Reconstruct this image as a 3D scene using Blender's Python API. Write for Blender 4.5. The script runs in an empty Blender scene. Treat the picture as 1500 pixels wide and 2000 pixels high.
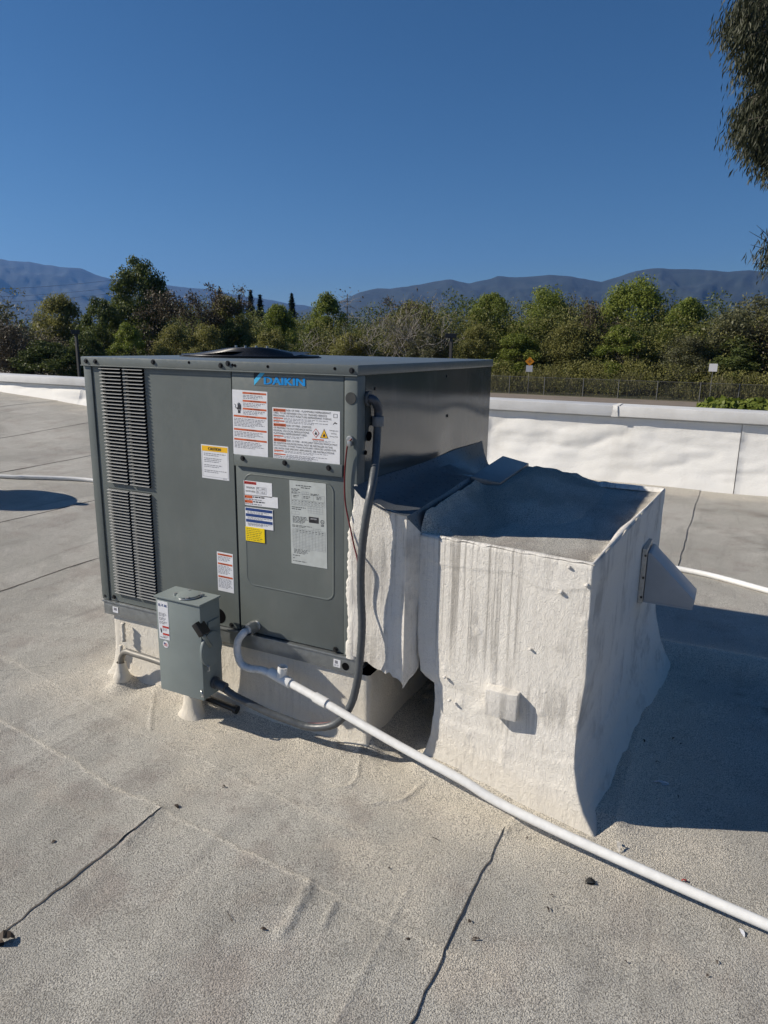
import bpy, bmesh, math, random
import numpy as np
from mathutils import Vector, Matrix

# ------------------------------------------------------------------ camera, sky, sun, exposure
F, PIT, ROLL, YAW = 1369.35, .2359, -.0163, -.4561          # solved from the unit's edges (1500 px wide photo)
UX, UY, UZ = -1.2634, 2.9761, -1.2026
W, D, H = 1.30, 1.458, 1.131                                 # packaged unit, metres
ZB = .31                                                     # height of the kerb that carries it
cyw, syw = math.cos(YAW), math.sin(YAW)
CAM = np.array([-(UX*cyw+UY*syw), -(-UX*syw+UY*cyw), ZB-UZ])

def ray(px, py):
    X, Y = px-750, 1000-py
    cr, sr = math.cos(ROLL), math.sin(ROLL)
    a, b = X*cr+Y*sr, -X*sr+Y*cr
    c, s = math.cos(PIT), math.sin(PIT)
    d = (a, F*c+b*s, -F*s+b*c)
    return np.array([d[0]*cyw+d[1]*syw, -d[0]*syw+d[1]*cyw, d[2]])
def on(px, py, ax, val):
    d = ray(px, py); return CAM+d*((val-CAM[ax])/d[ax])
def azi(px):
    d = ray(px, 671); h = d[:2]/np.linalg.norm(d[:2]); return h
def far(px, py, dist):
    """point in the pixel's direction at a horizontal distance from the camera"""
    d = ray(px, py); return CAM+d*(dist/np.linalg.norm(d[:2]))

sc = bpy.context.scene
col = sc.collection
cd = bpy.data.cameras.new('camera'); cam = bpy.data.objects.new('camera', cd); col.objects.link(cam)
cd.sensor_fit = 'HORIZONTAL'; cd.sensor_width = 36; cd.lens = 36*F/1500
cd.clip_start = .02; cd.clip_end = 80000
fw = Vector(ray(750, 1000)).normalized(); rt = Vector(ray(850, 1000)-ray(750, 1000)).normalized(); up = rt.cross(fw)
M = Matrix((rt, up, -fw)).transposed().to_4x4(); M.translation = Vector(CAM)
cam.matrix_world = M
sc.camera = cam

SUN_EL = math.radians(32.5)
LDIR = Vector((.92, .39, 0)).normalized()                    # the way the light travels over the roof
L3 = Vector((LDIR.x*math.cos(SUN_EL), LDIR.y*math.cos(SUN_EL), -math.sin(SUN_EL)))
wd = bpy.data.worlds.new('World'); sc.world = wd; wd.use_nodes = True
nt = wd.node_tree; nt.nodes.clear()
wo = nt.nodes.new('ShaderNodeOutputWorld'); bg = nt.nodes.new('ShaderNodeBackground'); sky = nt.nodes.new('ShaderNodeTexSky')
sky.sky_type = 'NISHITA'; sky.sun_disc = False; sky.sun_elevation = SUN_EL
sky.sun_rotation = math.atan2(-LDIR.x, -LDIR.y)              # azimuth from +Y, clockwise
sky.altitude = 400; sky.air_density = .95; sky.dust_density = .15; sky.ozone_density = 5.0
bg.inputs['Strength'].default_value = .05
hs = nt.nodes.new('ShaderNodeHueSaturation'); hs.inputs['Saturation'].default_value = 1.18
nt.links.new(sky.outputs[0], hs.inputs['Color']); nt.links.new(hs.outputs[0], bg.inputs[0]); nt.links.new(bg.outputs[0], wo.inputs[0])
sl = bpy.data.lights.new('sun', 'SUN'); sl.energy = 5.0; sl.angle = math.radians(.53); sl.color = (1, .915, .79)
so = bpy.data.objects.new('sun', sl); col.objects.link(so); so.rotation_euler = L3.to_track_quat('-Z', 'Y').to_euler(); so.location = (-20, -10, 20)
sc.view_settings.view_transform = 'Standard'; sc.view_settings.look = 'None'; sc.view_settings.gamma = 1
sc.view_settings.exposure = .42
sc.cycles.max_bounces = 8; sc.cycles.transparent_max_bounces = 12; sc.cycles.volume_bounces = 0

# ------------------------------------------------------------------ numeric noise
def _h(ix, iy, iz, s):
    n = (ix.astype(np.int64)*374761393+iy.astype(np.int64)*668265263+iz.astype(np.int64)*2147483647+s*1274126177) & 0xffffffff
    n = ((n ^ (n >> 13))*1274126177) & 0xffffffff
    return ((n ^ (n >> 16)) & 0xffff)/65535.0*2-1
def vn(x, y, z=0., s=0):
    x, y, z = np.broadcast_arrays(np.asarray(x, float), np.asarray(y, float), np.asarray(z, float))
    ix, iy, iz = np.floor(x), np.floor(y), np.floor(z)
    fx, fy, fz = x-ix, y-iy, z-iz
    fx, fy, fz = [t*t*(3-2*t) for t in (fx, fy, fz)]
    r = 0
    for a in (0, 1):
        for b in (0, 1):
            for c in (0, 1):
                w = (fx if a else 1-fx)*(fy if b else 1-fy)*(fz if c else 1-fz)
                r = r+w*_h(ix+a, iy+b, iz+c, s)
    return r
def fbm(x, y, z=0., s=0, o=4):
    r, a, f = 0, 1, 1
    for k in range(o):
        r = r+a*vn(np.asarray(x)*f, np.asarray(y)*f, np.asarray(z)*f, s+k*17); a *= .5; f *= 2.03
    return r
def sstep(a, b, x):
    t = np.clip((x-a)/(b-a), 0, 1); return t*t*(3-2*t)

# ------------------------------------------------------------------ objects
ORG = {}
def tag(o, label=None, cat=None, group=None, kind=None):
    if label: o['label'] = label
    if cat: o['category'] = cat
    if group: o['group'] = group
    if kind: o['kind'] = kind
    return o
def empty(name, loc, label, cat, group=None):
    o = bpy.data.objects.new(name, None); col.objects.link(o); o.location = loc; o.empty_display_size = .1
    ORG[o.name] = np.array(loc, float); return tag(o, label, cat, group)
def link(name, me, parent=None, loc=None):
    o = bpy.data.objects.new(name, me); col.objects.link(o)
    if parent is not None:
        o.parent = parent; ORG[o.name] = ORG[parent.name]
    if loc is not None: o.location = loc
    return o
class MB:
    def __init__(s): s.v, s.f, s.m = [], [], []
    def add(s, vs, fs, mi=0):
        b = len(s.v); s.v += [tuple(map(float, p)) for p in vs]; s.f += [tuple(b+i for i in f) for f in fs]; s.m += [mi]*len(fs); return s
    def box(s, lo, hi, mi=0):
        x0, y0, z0 = lo; x1, y1, z1 = hi
        return s.add([(x0,y0,z0),(x1,y0,z0),(x1,y1,z0),(x0,y1,z0),(x0,y0,z1),(x1,y0,z1),(x1,y1,z1),(x0,y1,z1)],
                     [(3,2,1,0),(4,5,6,7),(0,1,5,4),(1,2,6,5),(2,3,7,6),(3,0,4,7)], mi)
    def cyl(s, c, ax, r, h, n=20, r2=None, mi=0):
        c = Vector(c); a = Vector(ax).normalized(); t = a.orthogonal().normalized(); b = a.cross(t); r2 = r if r2 is None else r2
        vs = [c+(t*math.cos(2*math.pi*i/n)+b*math.sin(2*math.pi*i/n))*r for i in range(n)]
        vs += [c+a*h+(t*math.cos(2*math.pi*i/n)+b*math.sin(2*math.pi*i/n))*r2 for i in range(n)]
        return s.add(vs, [(i, (i+1)%n, n+(i+1)%n, n+i) for i in range(n)]+[tuple(range(n))[::-1], tuple(range(n, 2*n))], mi)
    def tube(s, pts, r, n=12, cap=True, mi=0):
        pts = [Vector(p) for p in pts]; m = len(pts); rs = r if hasattr(r, '__len__') else [r]*m
        tg = [(pts[min(i+1, m-1)]-pts[max(i-1, 0)]).normalized() for i in range(m)]
        t = tg[0].orthogonal().normalized(); vs = []
        for i in range(m):
            t = (t-tg[i]*t.dot(tg[i])).normalized(); b = tg[i].cross(t)
            vs += [pts[i]+(t*math.cos(2*math.pi*k/n)+b*math.sin(2*math.pi*k/n))*rs[i] for k in range(n)]
        fs = [(i*n+k, i*n+(k+1)%n, (i+1)*n+(k+1)%n, (i+1)*n+k) for i in range(m-1) for k in range(n)]
        if cap: fs += [tuple(range(n))[::-1], tuple(range((m-1)*n, m*n))]
        return s.add(vs, fs, mi)
    def grid(s, P, flip=False, closed=False, mi=0):
        a, b = P.shape[:2]; idx = np.arange(a*b).reshape(a, b); fs = []
        for i in range(a-1):
            for j in range(b if closed else b-1):
                q = (idx[i, j], idx[i+1, j], idx[i+1, (j+1)%b], idx[i, (j+1)%b]); fs.append(q[::-1] if flip else q)
        return s.add(P.reshape(-1, 3), fs, mi)
    def prism(s, poly, a, b, fn, mi=0):
        """poly in 2D, extruded between depth a and b; fn(x, y, d) -> 3D"""
        n = len(poly)
        return s.add([fn(x, y, a) for x, y in poly]+[fn(x, y, b) for x, y in poly],
                     [tuple(range(n)), tuple(range(n, 2*n))[::-1]]+[(i, n+i, n+(i+1)%n, (i+1)%n) for i in range(n)], mi)
    def build(s, name, mats, parent=None, smooth=False, bevel=0, base=False):
        me = bpy.data.meshes.new(name); V = np.array(s.v)
        org = ORG[parent.name] if parent is not None else None
        loc = None
        if org is None:
            lo, hi = V.min(0), V.max(0); org = np.array([(lo[0]+hi[0])/2, (lo[1]+hi[1])/2, lo[2]]); loc = org
        me.from_pydata((V-org).tolist(), [], s.f)
        for m in (mats if isinstance(mats, (list, tuple)) else [mats]): me.materials.append(m)
        me.polygons.foreach_set('material_index', s.m)
        bm = bmesh.new(); bm.from_mesh(me)
        if bevel:
            es = [e for e in bm.edges if len(e.link_faces) == 2 and e.calc_face_angle(0) > .5]
            bmesh.ops.bevel(bm, geom=es, offset=bevel, segments=2, affect='EDGES', profile=.6)
        bmesh.ops.recalc_face_normals(bm, faces=bm.faces)
        bm.to_mesh(me); bm.free()
        if smooth: me.polygons.foreach_set('use_smooth', [True]*len(me.polygons)); 
        if smooth == 'auto': me.set_sharp_from_angle(angle=math.radians(35))
        o = link(name, me, parent, loc)
        if parent is None: ORG[o.name] = org
        return o
def bx(name, lo, hi, mat, parent=None, bevel=.002):
    return MB().box(lo, hi).build(name, mat, parent, bevel=bevel, smooth='auto')
def spline(pts, n=12):
    P = [np.array(p, float) for p in pts]; P = [2*P[0]-P[1]]+P+[2*P[-1]-P[-2]]; out = []
    for i in range(1, len(P)-2):
        for k in range(n):
            t = k/n; a, b, c, d = P[i-1:i+3]
            out.append(.5*((2*b)+(-a+c)*t+(2*a-5*b+4*c-d)*t*t+(-a+3*b-3*c+d)*t**3))
    return out+[P[-2]]

# ------------------------------------------------------------------ materials
class NT:
    def __init__(s, name):
        s.m = bpy.data.materials.new(name); s.m.use_nodes = True; s.t = s.m.node_tree; s.t.nodes.clear()
        s.o = s.n('ShaderNodeOutputMaterial'); s.b = s.n('ShaderNodeBsdfPrincipled'); s.l(s.b.outputs[0], s.o.inputs[0])
        s.pos = s.n('ShaderNodeNewGeometry').outputs['Position']
    def n(s, k, **kw):
        x = s.t.nodes.new(k)
        for a, v in kw.items(): setattr(x, a, v)
        return x
    def l(s, a, b): s.t.links.new(a, b)
    def set(s, k, v):
        i = s.b.inputs[k]
        if hasattr(v, 'node'): s.l(v, i)
        else: i.default_value = v
    def mapped(s, sc, src=None):
        mp = s.n('ShaderNodeMapping'); mp.inputs['Scale'].default_value = sc; s.l(src or s.pos, mp.inputs[0]); return mp.outputs[0]
    def noise(s, scale=1, detail=4, rough=.55, vec=None, dist=0):
        x = s.n('ShaderNodeTexNoise'); x.inputs['Scale'].default_value = scale; x.inputs['Detail'].default_value = detail
        x.inputs['Roughness'].default_value = rough; x.inputs['Distortion'].default_value = dist; s.l(vec or s.pos, x.inputs['Vector']); return x.outputs[0]
    def ramp(s, fac, a, b, va=0., vb=1.):
        x = s.n('ShaderNodeMapRange', interpolation_type='SMOOTHSTEP'); s.l(fac, x.inputs[0])
        for i, v in zip((1, 2, 3, 4), (a, b, va, vb)): x.inputs[i].default_value = v
        return x.outputs[0]
    def mix(s, fac, a, b, mode='MIX'):
        x = s.n('ShaderNodeMix', data_type='RGBA', blend_type=mode)
        for i, v in ((0, fac), (6, a), (7, b)):
            if hasattr(v, 'node'): s.l(v, x.inputs[i])
            else: x.inputs[i].default_value = v if i == 0 else tuple(v)+(1,) if len(v) == 3 else v
        return x.outputs[2]
    def math(s, op, a, b=0.):
        x = s.n('ShaderNodeMath', operation=op)
        for i, v in enumerate((a, b)):
            if hasattr(v, 'node'): s.l(v, x.inputs[i])
            else: x.inputs[i].default_value = v
        return x.outputs[0]
    def bump(s, h, strength=.5, dist=.002, prev=None):
        x = s.n('ShaderNodeBump'); x.inputs['Strength'].default_value = strength; x.inputs['Distance'].default_value = dist
        s.l(h, x.inputs['Height'])
        if prev is not None: s.l(prev, x.inputs['Normal'])
        s.l(x.outputs[0], s.b.inputs['Normal']); return x.outputs[0]
    def attr(s, name): return s.n('ShaderNodeAttribute', attribute_name=name).outputs
def plain(name, c, rough=.5, metal=0., var=.12, bump=0., scale=40):
    t = NT(name); n = t.noise(scale, 5, .6)
    t.set('Base Color', t.mix(t.ramp(n, .3, .7), [x*(1-var) for x in c], [min(1, x*(1+var)) for x in c]))
    t.set('Roughness', t.ramp(n, .2, .8, max(.02, rough-.07), rough+.07)); t.set('Metallic', metal)
    if bump: t.bump(t.noise(scale*4, 3), .5, bump)
    return t.m
MT = {}
def steel(name, c, rough, wav=0.):
    t = NT(name); big = t.noise(3.5, 4, .6); fine = t.noise(60, 4, .7)
    dust = t.ramp(t.noise(7, 5, .65, t.mapped((1, 1, .35))), .5, .8, 0, .16)
    cc = t.mix(t.ramp(big, .3, .7), [x*.93 for x in c], [x*1.07 for x in c])
    t.set('Base Color', t.mix(dust, cc, (.27, .26, .24)))
    t.set('Roughness', t.ramp(fine, .3, .7, rough-.05, rough+.08)); t.set('IOR', 1.5)
    nb = t.bump(t.noise(420, 2), .12, .0006)
    if wav: t.bump(t.noise(2.6, 1, .4), 1, wav, nb)
    return t.m
MT['unit'] = steel('grey painted steel', (.120, .137, .132), .42, .004)
MT['lip'] = steel('grey painted steel cap', (.126, .143, .139), .36)
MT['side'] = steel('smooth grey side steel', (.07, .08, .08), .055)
MT['flash'] = steel('grey flashing steel', (.10, .11, .12), .3)
MT['slat'] = steel('grey louver steel', (.16, .17, .175), .42)
MT['rail'] = plain('galvanized rail steel', (.30, .32, .33), .38, .75, .1)
MT['box'] = steel('light grey enclosure steel', (.21, .245, .24), .4)
MT['dark'] = plain('black void shade', (.008, .008, .009), .8)  # near-black colour stands in for the shade inside gaps and holes
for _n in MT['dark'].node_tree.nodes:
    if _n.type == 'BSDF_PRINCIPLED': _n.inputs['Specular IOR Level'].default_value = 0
MT['black'] = plain('black plastic', (.012, .012, .013), .4)
MT['wire'] = plain('black coated wire', (.02, .02, .022), .35)
MT['white_label'] = plain('white label vinyl', (.72, .73, .76), .4, 0, .03)
MT['plate'] = plain('silver data plate', (.46, .49, .48), .4, 0, .06)
MT['orange'] = plain('orange warning ink', (.55, .11, .03), .5)
MT['red'] = plain('red warning ink', (.45, .03, .02), .5)
MT['yellow'] = plain('yellow label ink', (.85, .62, .0), .45, 0, .04)
MT['amber'] = plain('amber label ink', (.85, .48, .01), .45, 0, .04)
MT['ink'] = plain('black label ink', (.03, .03, .035), .5)
MT['greyink'] = plain('grey fine print ink', (.20, .20, .23), .5)
MT['navy'] = plain('navy label ink', (.01, .045, .19), .5)
MT['logo_blue'] = plain('logo blue ink', (.0, .25, .66), .4, 0, .03)
MT['logo_light'] = plain('logo light blue ink', (.06, .46, .78), .4, 0, .03)
MT['logo_dark'] = plain('logo black ink', (.004, .005, .012), .4)
MT['pvc'] = plain('white pvc', (.74, .74, .72), .38, 0, .05, .0003)
MT['conduit'] = plain('grey conduit jacket', (.075, .083, .09), .42, 0, .12, .0004, 60)
MT['galv'] = plain('galvanized steel', (.42, .43, .43), .38, .8, .15)
MT['redwire'] = plain('red wire jacket', (.13, .008, .01), .4)
MT['cap'] = plain('dull sheet metal cap', (.2, .2, .2), .4, .5, .2, 0, 12)
MT['hood'] = plain('pale painted hood steel', (.42, .42, .42), .45, 0, .06, 0, 8)
def plaster(name, white, tan, streak=.55, low=.28):
    t = NT(name)
    st = t.noise(1, 5, .7, t.mapped((26, 4, 1.3)), .8); bl = t.noise(2.2, 5, .65); fine = t.noise(90, 5, .7)
    c = t.mix(t.ramp(bl, .35, .75, 0, .45), white, tan)
    c = t.mix(t.math('MULTIPLY', t.ramp(st, .46, .60, 0, streak), t.ramp(t.noise(3.3, 4, .7), .44, .62, .05, 1)), c, (.38, .36, .33))
    sx_ = t.n('ShaderNodeSeparateXYZ'); t.l(t.pos, sx_.inputs[0]); X_, Z_ = sx_.outputs[0], sx_.outputs[2]
    run = t.noise(1, 4, .6, t.mapped((75, 4, .9)), .25); top_ = t.math('ADD', Z_, t.math('MULTIPLY', t.noise(1, 3, .6, t.mapped((40, 2, .2))), .5))
    mk = t.math('MULTIPLY', t.math('MULTIPLY', t.ramp(X_, 1.54, 1.62), t.ramp(X_, 2.0, 1.85, 0, 1)), t.ramp(top_, .62, .86))
    c = t.mix(t.math('MULTIPLY', t.ramp(run, .47, .62, 0, .8), mk), c, (.34, .32, .29))
    c = t.mix(t.ramp(fine, .55, .7, 0, .22), c, (.4, .36, .3))
    sp = t.n('ShaderNodeSeparateXYZ'); t.l(t.pos, sp.inputs[0])
    wob = t.math('ADD', sp.outputs[2], t.math('MULTIPLY', t.math('SUBTRACT', bl, .5), .3))
    c = t.mix(t.ramp(wob, .0, low, .3, 0), c, (.62, .55, .43))
    t.set('Base Color', c); t.set('Roughness', .78); t.set('Specular IOR Level', .25)
    n1 = t.bump(t.noise(1, 5, .65, t.mapped((60, 60, 14)), 1.2), .25, .002)
    n2 = t.bump(t.noise(1, 8, .8, t.mapped((55, 55, 30)), .5), .85, .011, n1)
    t.bump(t.noise(210, 4, .75), .7, .0045, n2)
    return t.m
MT['plaster'] = plaster('brushed white roof coating', (.88, .85, .79), (.79, .745, .67))
MT['kerbcoat'] = plaster('cream kerb coating', (.80, .76, .68), (.72, .65, .53), .25, .18)
def membrane():
    t = NT('white parapet coating'); bl = t.noise(1.4, 5, .6); fine = t.noise(60, 4, .65)
    c = t.mix(t.ramp(bl, .35, .7, 0, .5), (.74, .73, .70), (.64, .625, .585))
    c = t.mix(t.ramp(t.noise(1, 4, .6, t.mapped((5, 5, .7))), .55, .8, 0, .25), c, (.5, .47, .42))
    t.set('Base Color', c); t.set('Roughness', .75); t.set('Specular IOR Level', .25)
    a = t.bump(t.noise(38, 5, .65), .45, .006); t.bump(fine, .3, .004, a); return t.m
MT['membrane'] = membrane()
def roofmat(name):
    t = NT(name); co = t.attr('coat')
    gr = t.noise(270, 4, .72); gf = t.noise(600, 3, .6); bl3 = t.noise(.55, 6, .6, None, 1.2); foot = t.noise(7.5, 5, .7); bl = t.noise(1.1, 5, .6); bl2 = t.noise(3.7, 6, .65); st = t.noise(1, 5, .6, t.mapped((9, 1.1, 1)), .5)
    vo = t.n('ShaderNodeTexVoronoi', feature='SMOOTH_F1'); vo.inputs['Scale'].default_value = 235; vo.inputs['Smoothness'].default_value = .6; t.l(t.pos, vo.inputs['Vector']); vd = vo.outputs['Distance']
    c = t.mix(t.ramp(bl, .35, .68), (.53, .51, .455), (.68, .655, .59))
    c = t.mix(t.ramp(bl2, .48, .68, 0, .6), c, (.45, .385, .34))
    c = t.mix(t.ramp(bl3, .5, .56, 0, .28), c, (.33, .315, .28))
    c = t.mix(t.ramp(foot, .58, .7, 0, .35), c, (.33, .31, .28))
    c = t.mix(t.ramp(st, .52, .75, 0, .5), c, (.29, .275, .255))
    c = t.mix(t.math('MULTIPLY', co[2], t.ramp(bl2, .25, .6, .55, 1)), c, (.84, .77, .645))
    d = t.n('ShaderNodeSeparateColor'); t.l(co[0], d.inputs[0])
    c = t.mix(t.math('MULTIPLY', d.outputs[1], .8), c, (.12, .105, .085))
    c = t.mix(t.ramp(gr, .54, .40, 0, .8), c, (.13, .12, .105))
    c = t.mix(t.ramp(gf, .52, .66, 0, .4), c, (.68, .66, .61))
    t.set('Base Color', c); t.set('Roughness', .9); t.set('Specular IOR Level', .15)
    a = t.bump(t.math('SUBTRACT', 1., vd), .7, .006); b = t.bump(gr, .8, .008, a); t.bump(bl2, .35, .01, b); return t.m
MT['roof'] = roofmat('granular coated roofing sheet')
MT['bitumen'] = plain('dark sheet lap edge', (.11, .10, .09), .9, 0, .3)
MT['litter'] = plain('dark dry leaf', (.05, .035, .025), .8)

# ------------------------------------------------------------------ roof
EL = [(-3, -.16), (-.06, -.5), (.91, -.62), (1.52, -.67), (1.89, -.70), (2.6, -.72)]
FL_ = [(-2.2, .12), (-.45, -.13), (.57, -.30), (1.11, -.37), (1.42, -.40), (1.9, -.43)]
def poly_v(pl, u): return np.interp(u, [p[0] for p in pl], [p[1] for p in pl])
def rectd(u, v, r):
    dx = np.maximum(np.maximum(r[0]-u, u-r[1]), 0); dy = np.maximum(np.maximum(r[2]-v, v-r[3]), 0); return np.hypot(dx, dy)
CURB = (.06, 1.36, .02, 1.44); DUCT = (1.58, 2.26, -.0, 1.25)
SEGS = [  # beads of sealant and old lap lines, (points, half width, height)
    ([(.913, -.62), (.915, -.70), (.93, -.79)], .014, .006), ([(1.52, -.67), (1.535, -.74), (1.55, -.85)], .016, .009),
    ([(1.62, -.70), (1.63, -.78)], .012, .005), ([(1.33, -.02), (1.40, -.16), (1.40, -.22), (1.33, -.27)], .008, .005), ([(1.62, -.08), (1.60, -.2), (1.52, -.26)], .010, .006),
    ([(1.95, -.2), (1.98, -.12)], .02, .01), ([(.33, -.05), (.52, -.27)], .007, .005), ([(-.55, -.3), (-.3, -.06)], .007, .004), ([(1.78, -.55), (1.80, -1.1)], .01, .003)]
def segd(u, v, pl):
    d = np.full(np.shape(u), 9.)
    for (a, b), (c, e) in zip(pl[:-1], pl[1:]):
        L = (c-a)**2+(e-b)**2; t = np.clip(((u-a)*(c-a)+(v-b)*(e-b))/L, 0, 1); d = np.minimum(d, np.hypot(u-a-t*(c-a), v-b-t*(e-b)))
    return d
def roof_z(u, v):
    u, v = np.broadcast_arrays(np.asarray(u, float), np.asarray(v, float))
    x = -(u+.35); z = .043*.5*(x+np.sqrt(x*x+.25))*(1+.5*sstep(2.5, 6., v))-.006
    z = np.where(u < -13, z+(u+13)*.043, z)
    near = np.exp(-((u-1)/3)**2-((v+.2)/2)**2)
    z = z+.010*fbm(u*.8, v*.8, 0, 3, 3)+near*.0045*fbm(u*6, v*6, 0, 9, 3)
    dn = fbm(u*9, v*9, 0, 5, 3)*.012
    dc = np.minimum(rectd(u, v, CURB), rectd(u, v, DUCT))+dn
    z = z+.045*np.exp(-np.maximum(dc, 0)/.05)
    jig = .010*fbm(u*7, v*2, 0, 21, 3)
    de = v-poly_v(EL, u)-jig; m = sstep(-2.6, -1.8, u)*(1-sstep(1.95, 2.3, u))
    z = z+m*(.003*np.exp(-(de/.006)**2)+.002*sstep(-.012, .012, de))
    df = v-poly_v(FL_, u)-jig; m2 = sstep(-.7, -.4, u)*(1-sstep(1.35, 1.5, u))
    z = z+m2*(.002*np.exp(-(df/.008)**2)+.002*sstep(-.02, .02, df))
    for pl, w, h in SEGS:
        z = z+h*np.exp(-(segd(u+jig*.6, v, pl)/w)**2)*(.75+.4*vn(u*70, v*70, 0, 8))
    # low berm shedding water to the right of the duct
    z = z+.075*np.exp(-((v-1.50+.02*(u-2))/.13)**2)*sstep(2.0, 2.25, u)
    # cone where a post is sealed into the roof
    for (a, b, r, h) in POSTS: z = z+h*np.exp(-((u-a)**2+(v-b)**2)/(r*r))
    return z
POSTS = [(.59, -.07, .05, .045), (.155, -.06, .05, .05)]
def gz(u, v): return float(roof_z(np.array([u]), np.array([v]))[0])
def ground(px, py, dz=0.):
    z = 0
    for k in range(12):
        p = on(px, py, 2, z+dz); z = gz(p[0], p[1])
    return np.array([p[0], p[1], z+dz])
VPAR = 6.30
BND = [-30, -26, -22.4, -19.2, -16.5, -14.2, -12.2, -10.2, -7.85, -5.85, -4.22, -2.61, -1.33, -.22, .905, 1.945, 3.02, 4.1, 5.2, 6.3, 8, 10, 12]
def bnd(i, v):
    b = BND[i]; w = .006*fbm(v*2.3, b*3.1+0*v, 0, 31, 4)+.004*vn(v*30, b+0*v, 0, 2)
    if abs(b-1.945) < .01: w = w+.28*sstep(.2, 3.2, v)+.03*sstep(-.2, -1, v)*0
    return b+w
def lapamp(i, v):
    b = BND[i]; e = poly_v(EL, np.full_like(v, b))
    if abs(b-.905) < .01: return .005*sstep(.015, -.01, v-e)+.004*sstep(1.8, 2.2, v)
    if abs(b-1.945) < .01: return .006*sstep(-.16, -.2, v)+.006*sstep(1.7, 2.0, v)
    if abs(b+.22) < .01: return .005*sstep(.01, -.01, v-e)+.004*sstep(1.8, 2.2, v)
    return .0045+0*v
def lines(segs):
    out = []
    for a, b, st in segs: out += list(np.arange(a, b-1e-6, st))
    return np.array(out+[segs[-1][1]])
VL = lines([(-12, -3, .5), (-3, -1.6, .07), (-1.6, .12, .0085), (.12, 2.0, .03), (2.0, 4.0, .07), (4.0, 6.42, .12)])
roof = bx('roof', (-30, -12, -.42), (12, 6.42, -.14), MT['bitumen'], None, 0)
tag(roof, 'flat building roof surfaced with pale granular roofing sheets', 'roof', None, 'structure')
def roof_sheet(i):
    fine = -.7 < BND[i+1] and BND[i] < 3.0 and BND[i+1] < 3.2
    wid = BND[i+1]-BND[i]; n = int(wid/(.0085 if fine else .05 if BND[i] > -9 else .25))+2
    s = np.linspace(0, 1, n)
    if fine: s = np.sort(np.concatenate([s, [.004, .996]]))
    Vv = VL if -4.3 < BND[i] < 5 else VL[::4] if VL[::4][-1] == VL[-1] else np.append(VL[::4], VL[-1])
    a, b = bnd(i, Vv), bnd(i+1, Vv)
    U = a[None]+(b-a)[None]*s[:, None]; V2 = np.broadcast_to(Vv[None], U.shape)
    lap = lapamp(i+1, Vv)
    Z = roof_z(U, V2)+lap[None]*(s**3)[:, None]*(1+.3*vn(V2*14, U*0+BND[i], 0, 4))
    P = np.stack([U, V2, Z], -1)
    skirt = P[-1:].copy(); skirt[..., 2] -= np.minimum(.02, .0002+lap*3)[None]; skirt[..., 0] += .0015*(lap > .001)[None]
    P = np.concatenate([P, skirt], 0)
    nu, nv = P.shape[:2]
    me = bpy.data.meshes.new('roofing_sheet'); org = ORG[roof.name]
    idx = np.arange(nu*nv).reshape(nu, nv)
    q = np.stack([idx[:-1, :-1], idx[1:, :-1], idx[1:, 1:], idx[:-1, 1:]], -1).reshape(-1, 4)
    me.vertices.add(nu*nv); me.vertices.foreach_set('co', (P-org).reshape(-1))
    me.loops.add(q.size); me.loops.foreach_set('vertex_index', q.reshape(-1).astype(np.int32))
    me.polygons.add(len(q)); me.polygons.foreach_set('loop_start', np.arange(0, q.size, 4, dtype=np.int32))
    mi = np.zeros((nu-1, nv-1), np.int32); mi[-1] = 1
    me.materials.append(MT['roof']); me.materials.append(MT['bitumen'])
    me.update(calc_edges=True); me.polygons.foreach_set('material_index', mi.reshape(-1)); me.polygons.foreach_set('use_smooth', [True]*len(q))
    u, v = P[..., 0], P[..., 1]
    nz = fbm(u*4, v*4, 0, 40, 4)*.10
    dc = np.minimum(rectd(u, v, CURB), rectd(u, v, DUCT))+nz
    coat = .9*sstep(.52, .06, dc)
    jig = .010*fbm(u*7, v*2, 0, 21, 3)
    de = np.abs(v-poly_v(EL, u)-jig); coat = np.maximum(coat, .6*np.exp(-(de/.008)**2)*(u < 2.1))
    df = np.abs(v-poly_v(FL_, u)-jig); coat = np.maximum(coat, .4*np.exp(-(df/.02)**2)*(u < 1.6)*(u > -.6))
    coat = np.maximum(coat, .55*sstep(.5, .15, VPAR-.15-v+nz*3)*(v > 4))
    coat = np.maximum(coat, .9*np.exp(-((v-1.50)/.17)**2)*(u > 2.0)*(u < 6))
    for a_, b_ in ((.9, -.42), (1.55, -.48), (2.15, -.45)): coat = np.maximum(coat, .6*sstep(.05, -.25, np.hypot((u-a_)*.7, v-b_)-.2+nz*2.5))
    dirt = .9*np.exp(-((u-1.30)/.14)**2-((v+.02)/.035)**2)*sstep(-.1, .3, vn(u*40, v*40, 0, 6))
    dirt = np.maximum(dirt, .8*sstep(.1, .6, fbm(u*5, v*9, 0, 55, 4))*np.exp(-((v-1.15)/.14)**2)*(u > 2.25))
    dirt = np.maximum(dirt, .6*sstep(.2, .8, fbm(u*1.7, v*5, 0, 57, 4))*(v > 2.3)*(v < 5.4)*(u > 1))
    ca = me.color_attributes.new('coat', 'FLOAT_COLOR', 'POINT')
    ca.data.foreach_set('color', np.stack([coat, np.clip(dirt, 0, 1), coat*0, coat*0+1], -1).astype(np.float32).reshape(-1))
    e_ = .004; N = np.stack([-(roof_z(u+e_, v)-roof_z(u-e_, v))/(2*e_), -(roof_z(u, v+e_)-roof_z(u, v-e_))/(2*e_), np.ones_like(u)], -1); N /= np.linalg.norm(N, axis=-1, keepdims=True)
    me.validate(); me.normals_split_custom_set_from_vertices(N.reshape(-1, 3).tolist()); o = link('roofing_sheet', me, roof)
for i in range(len(BND)-1): roof_sheet(i)
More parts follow.
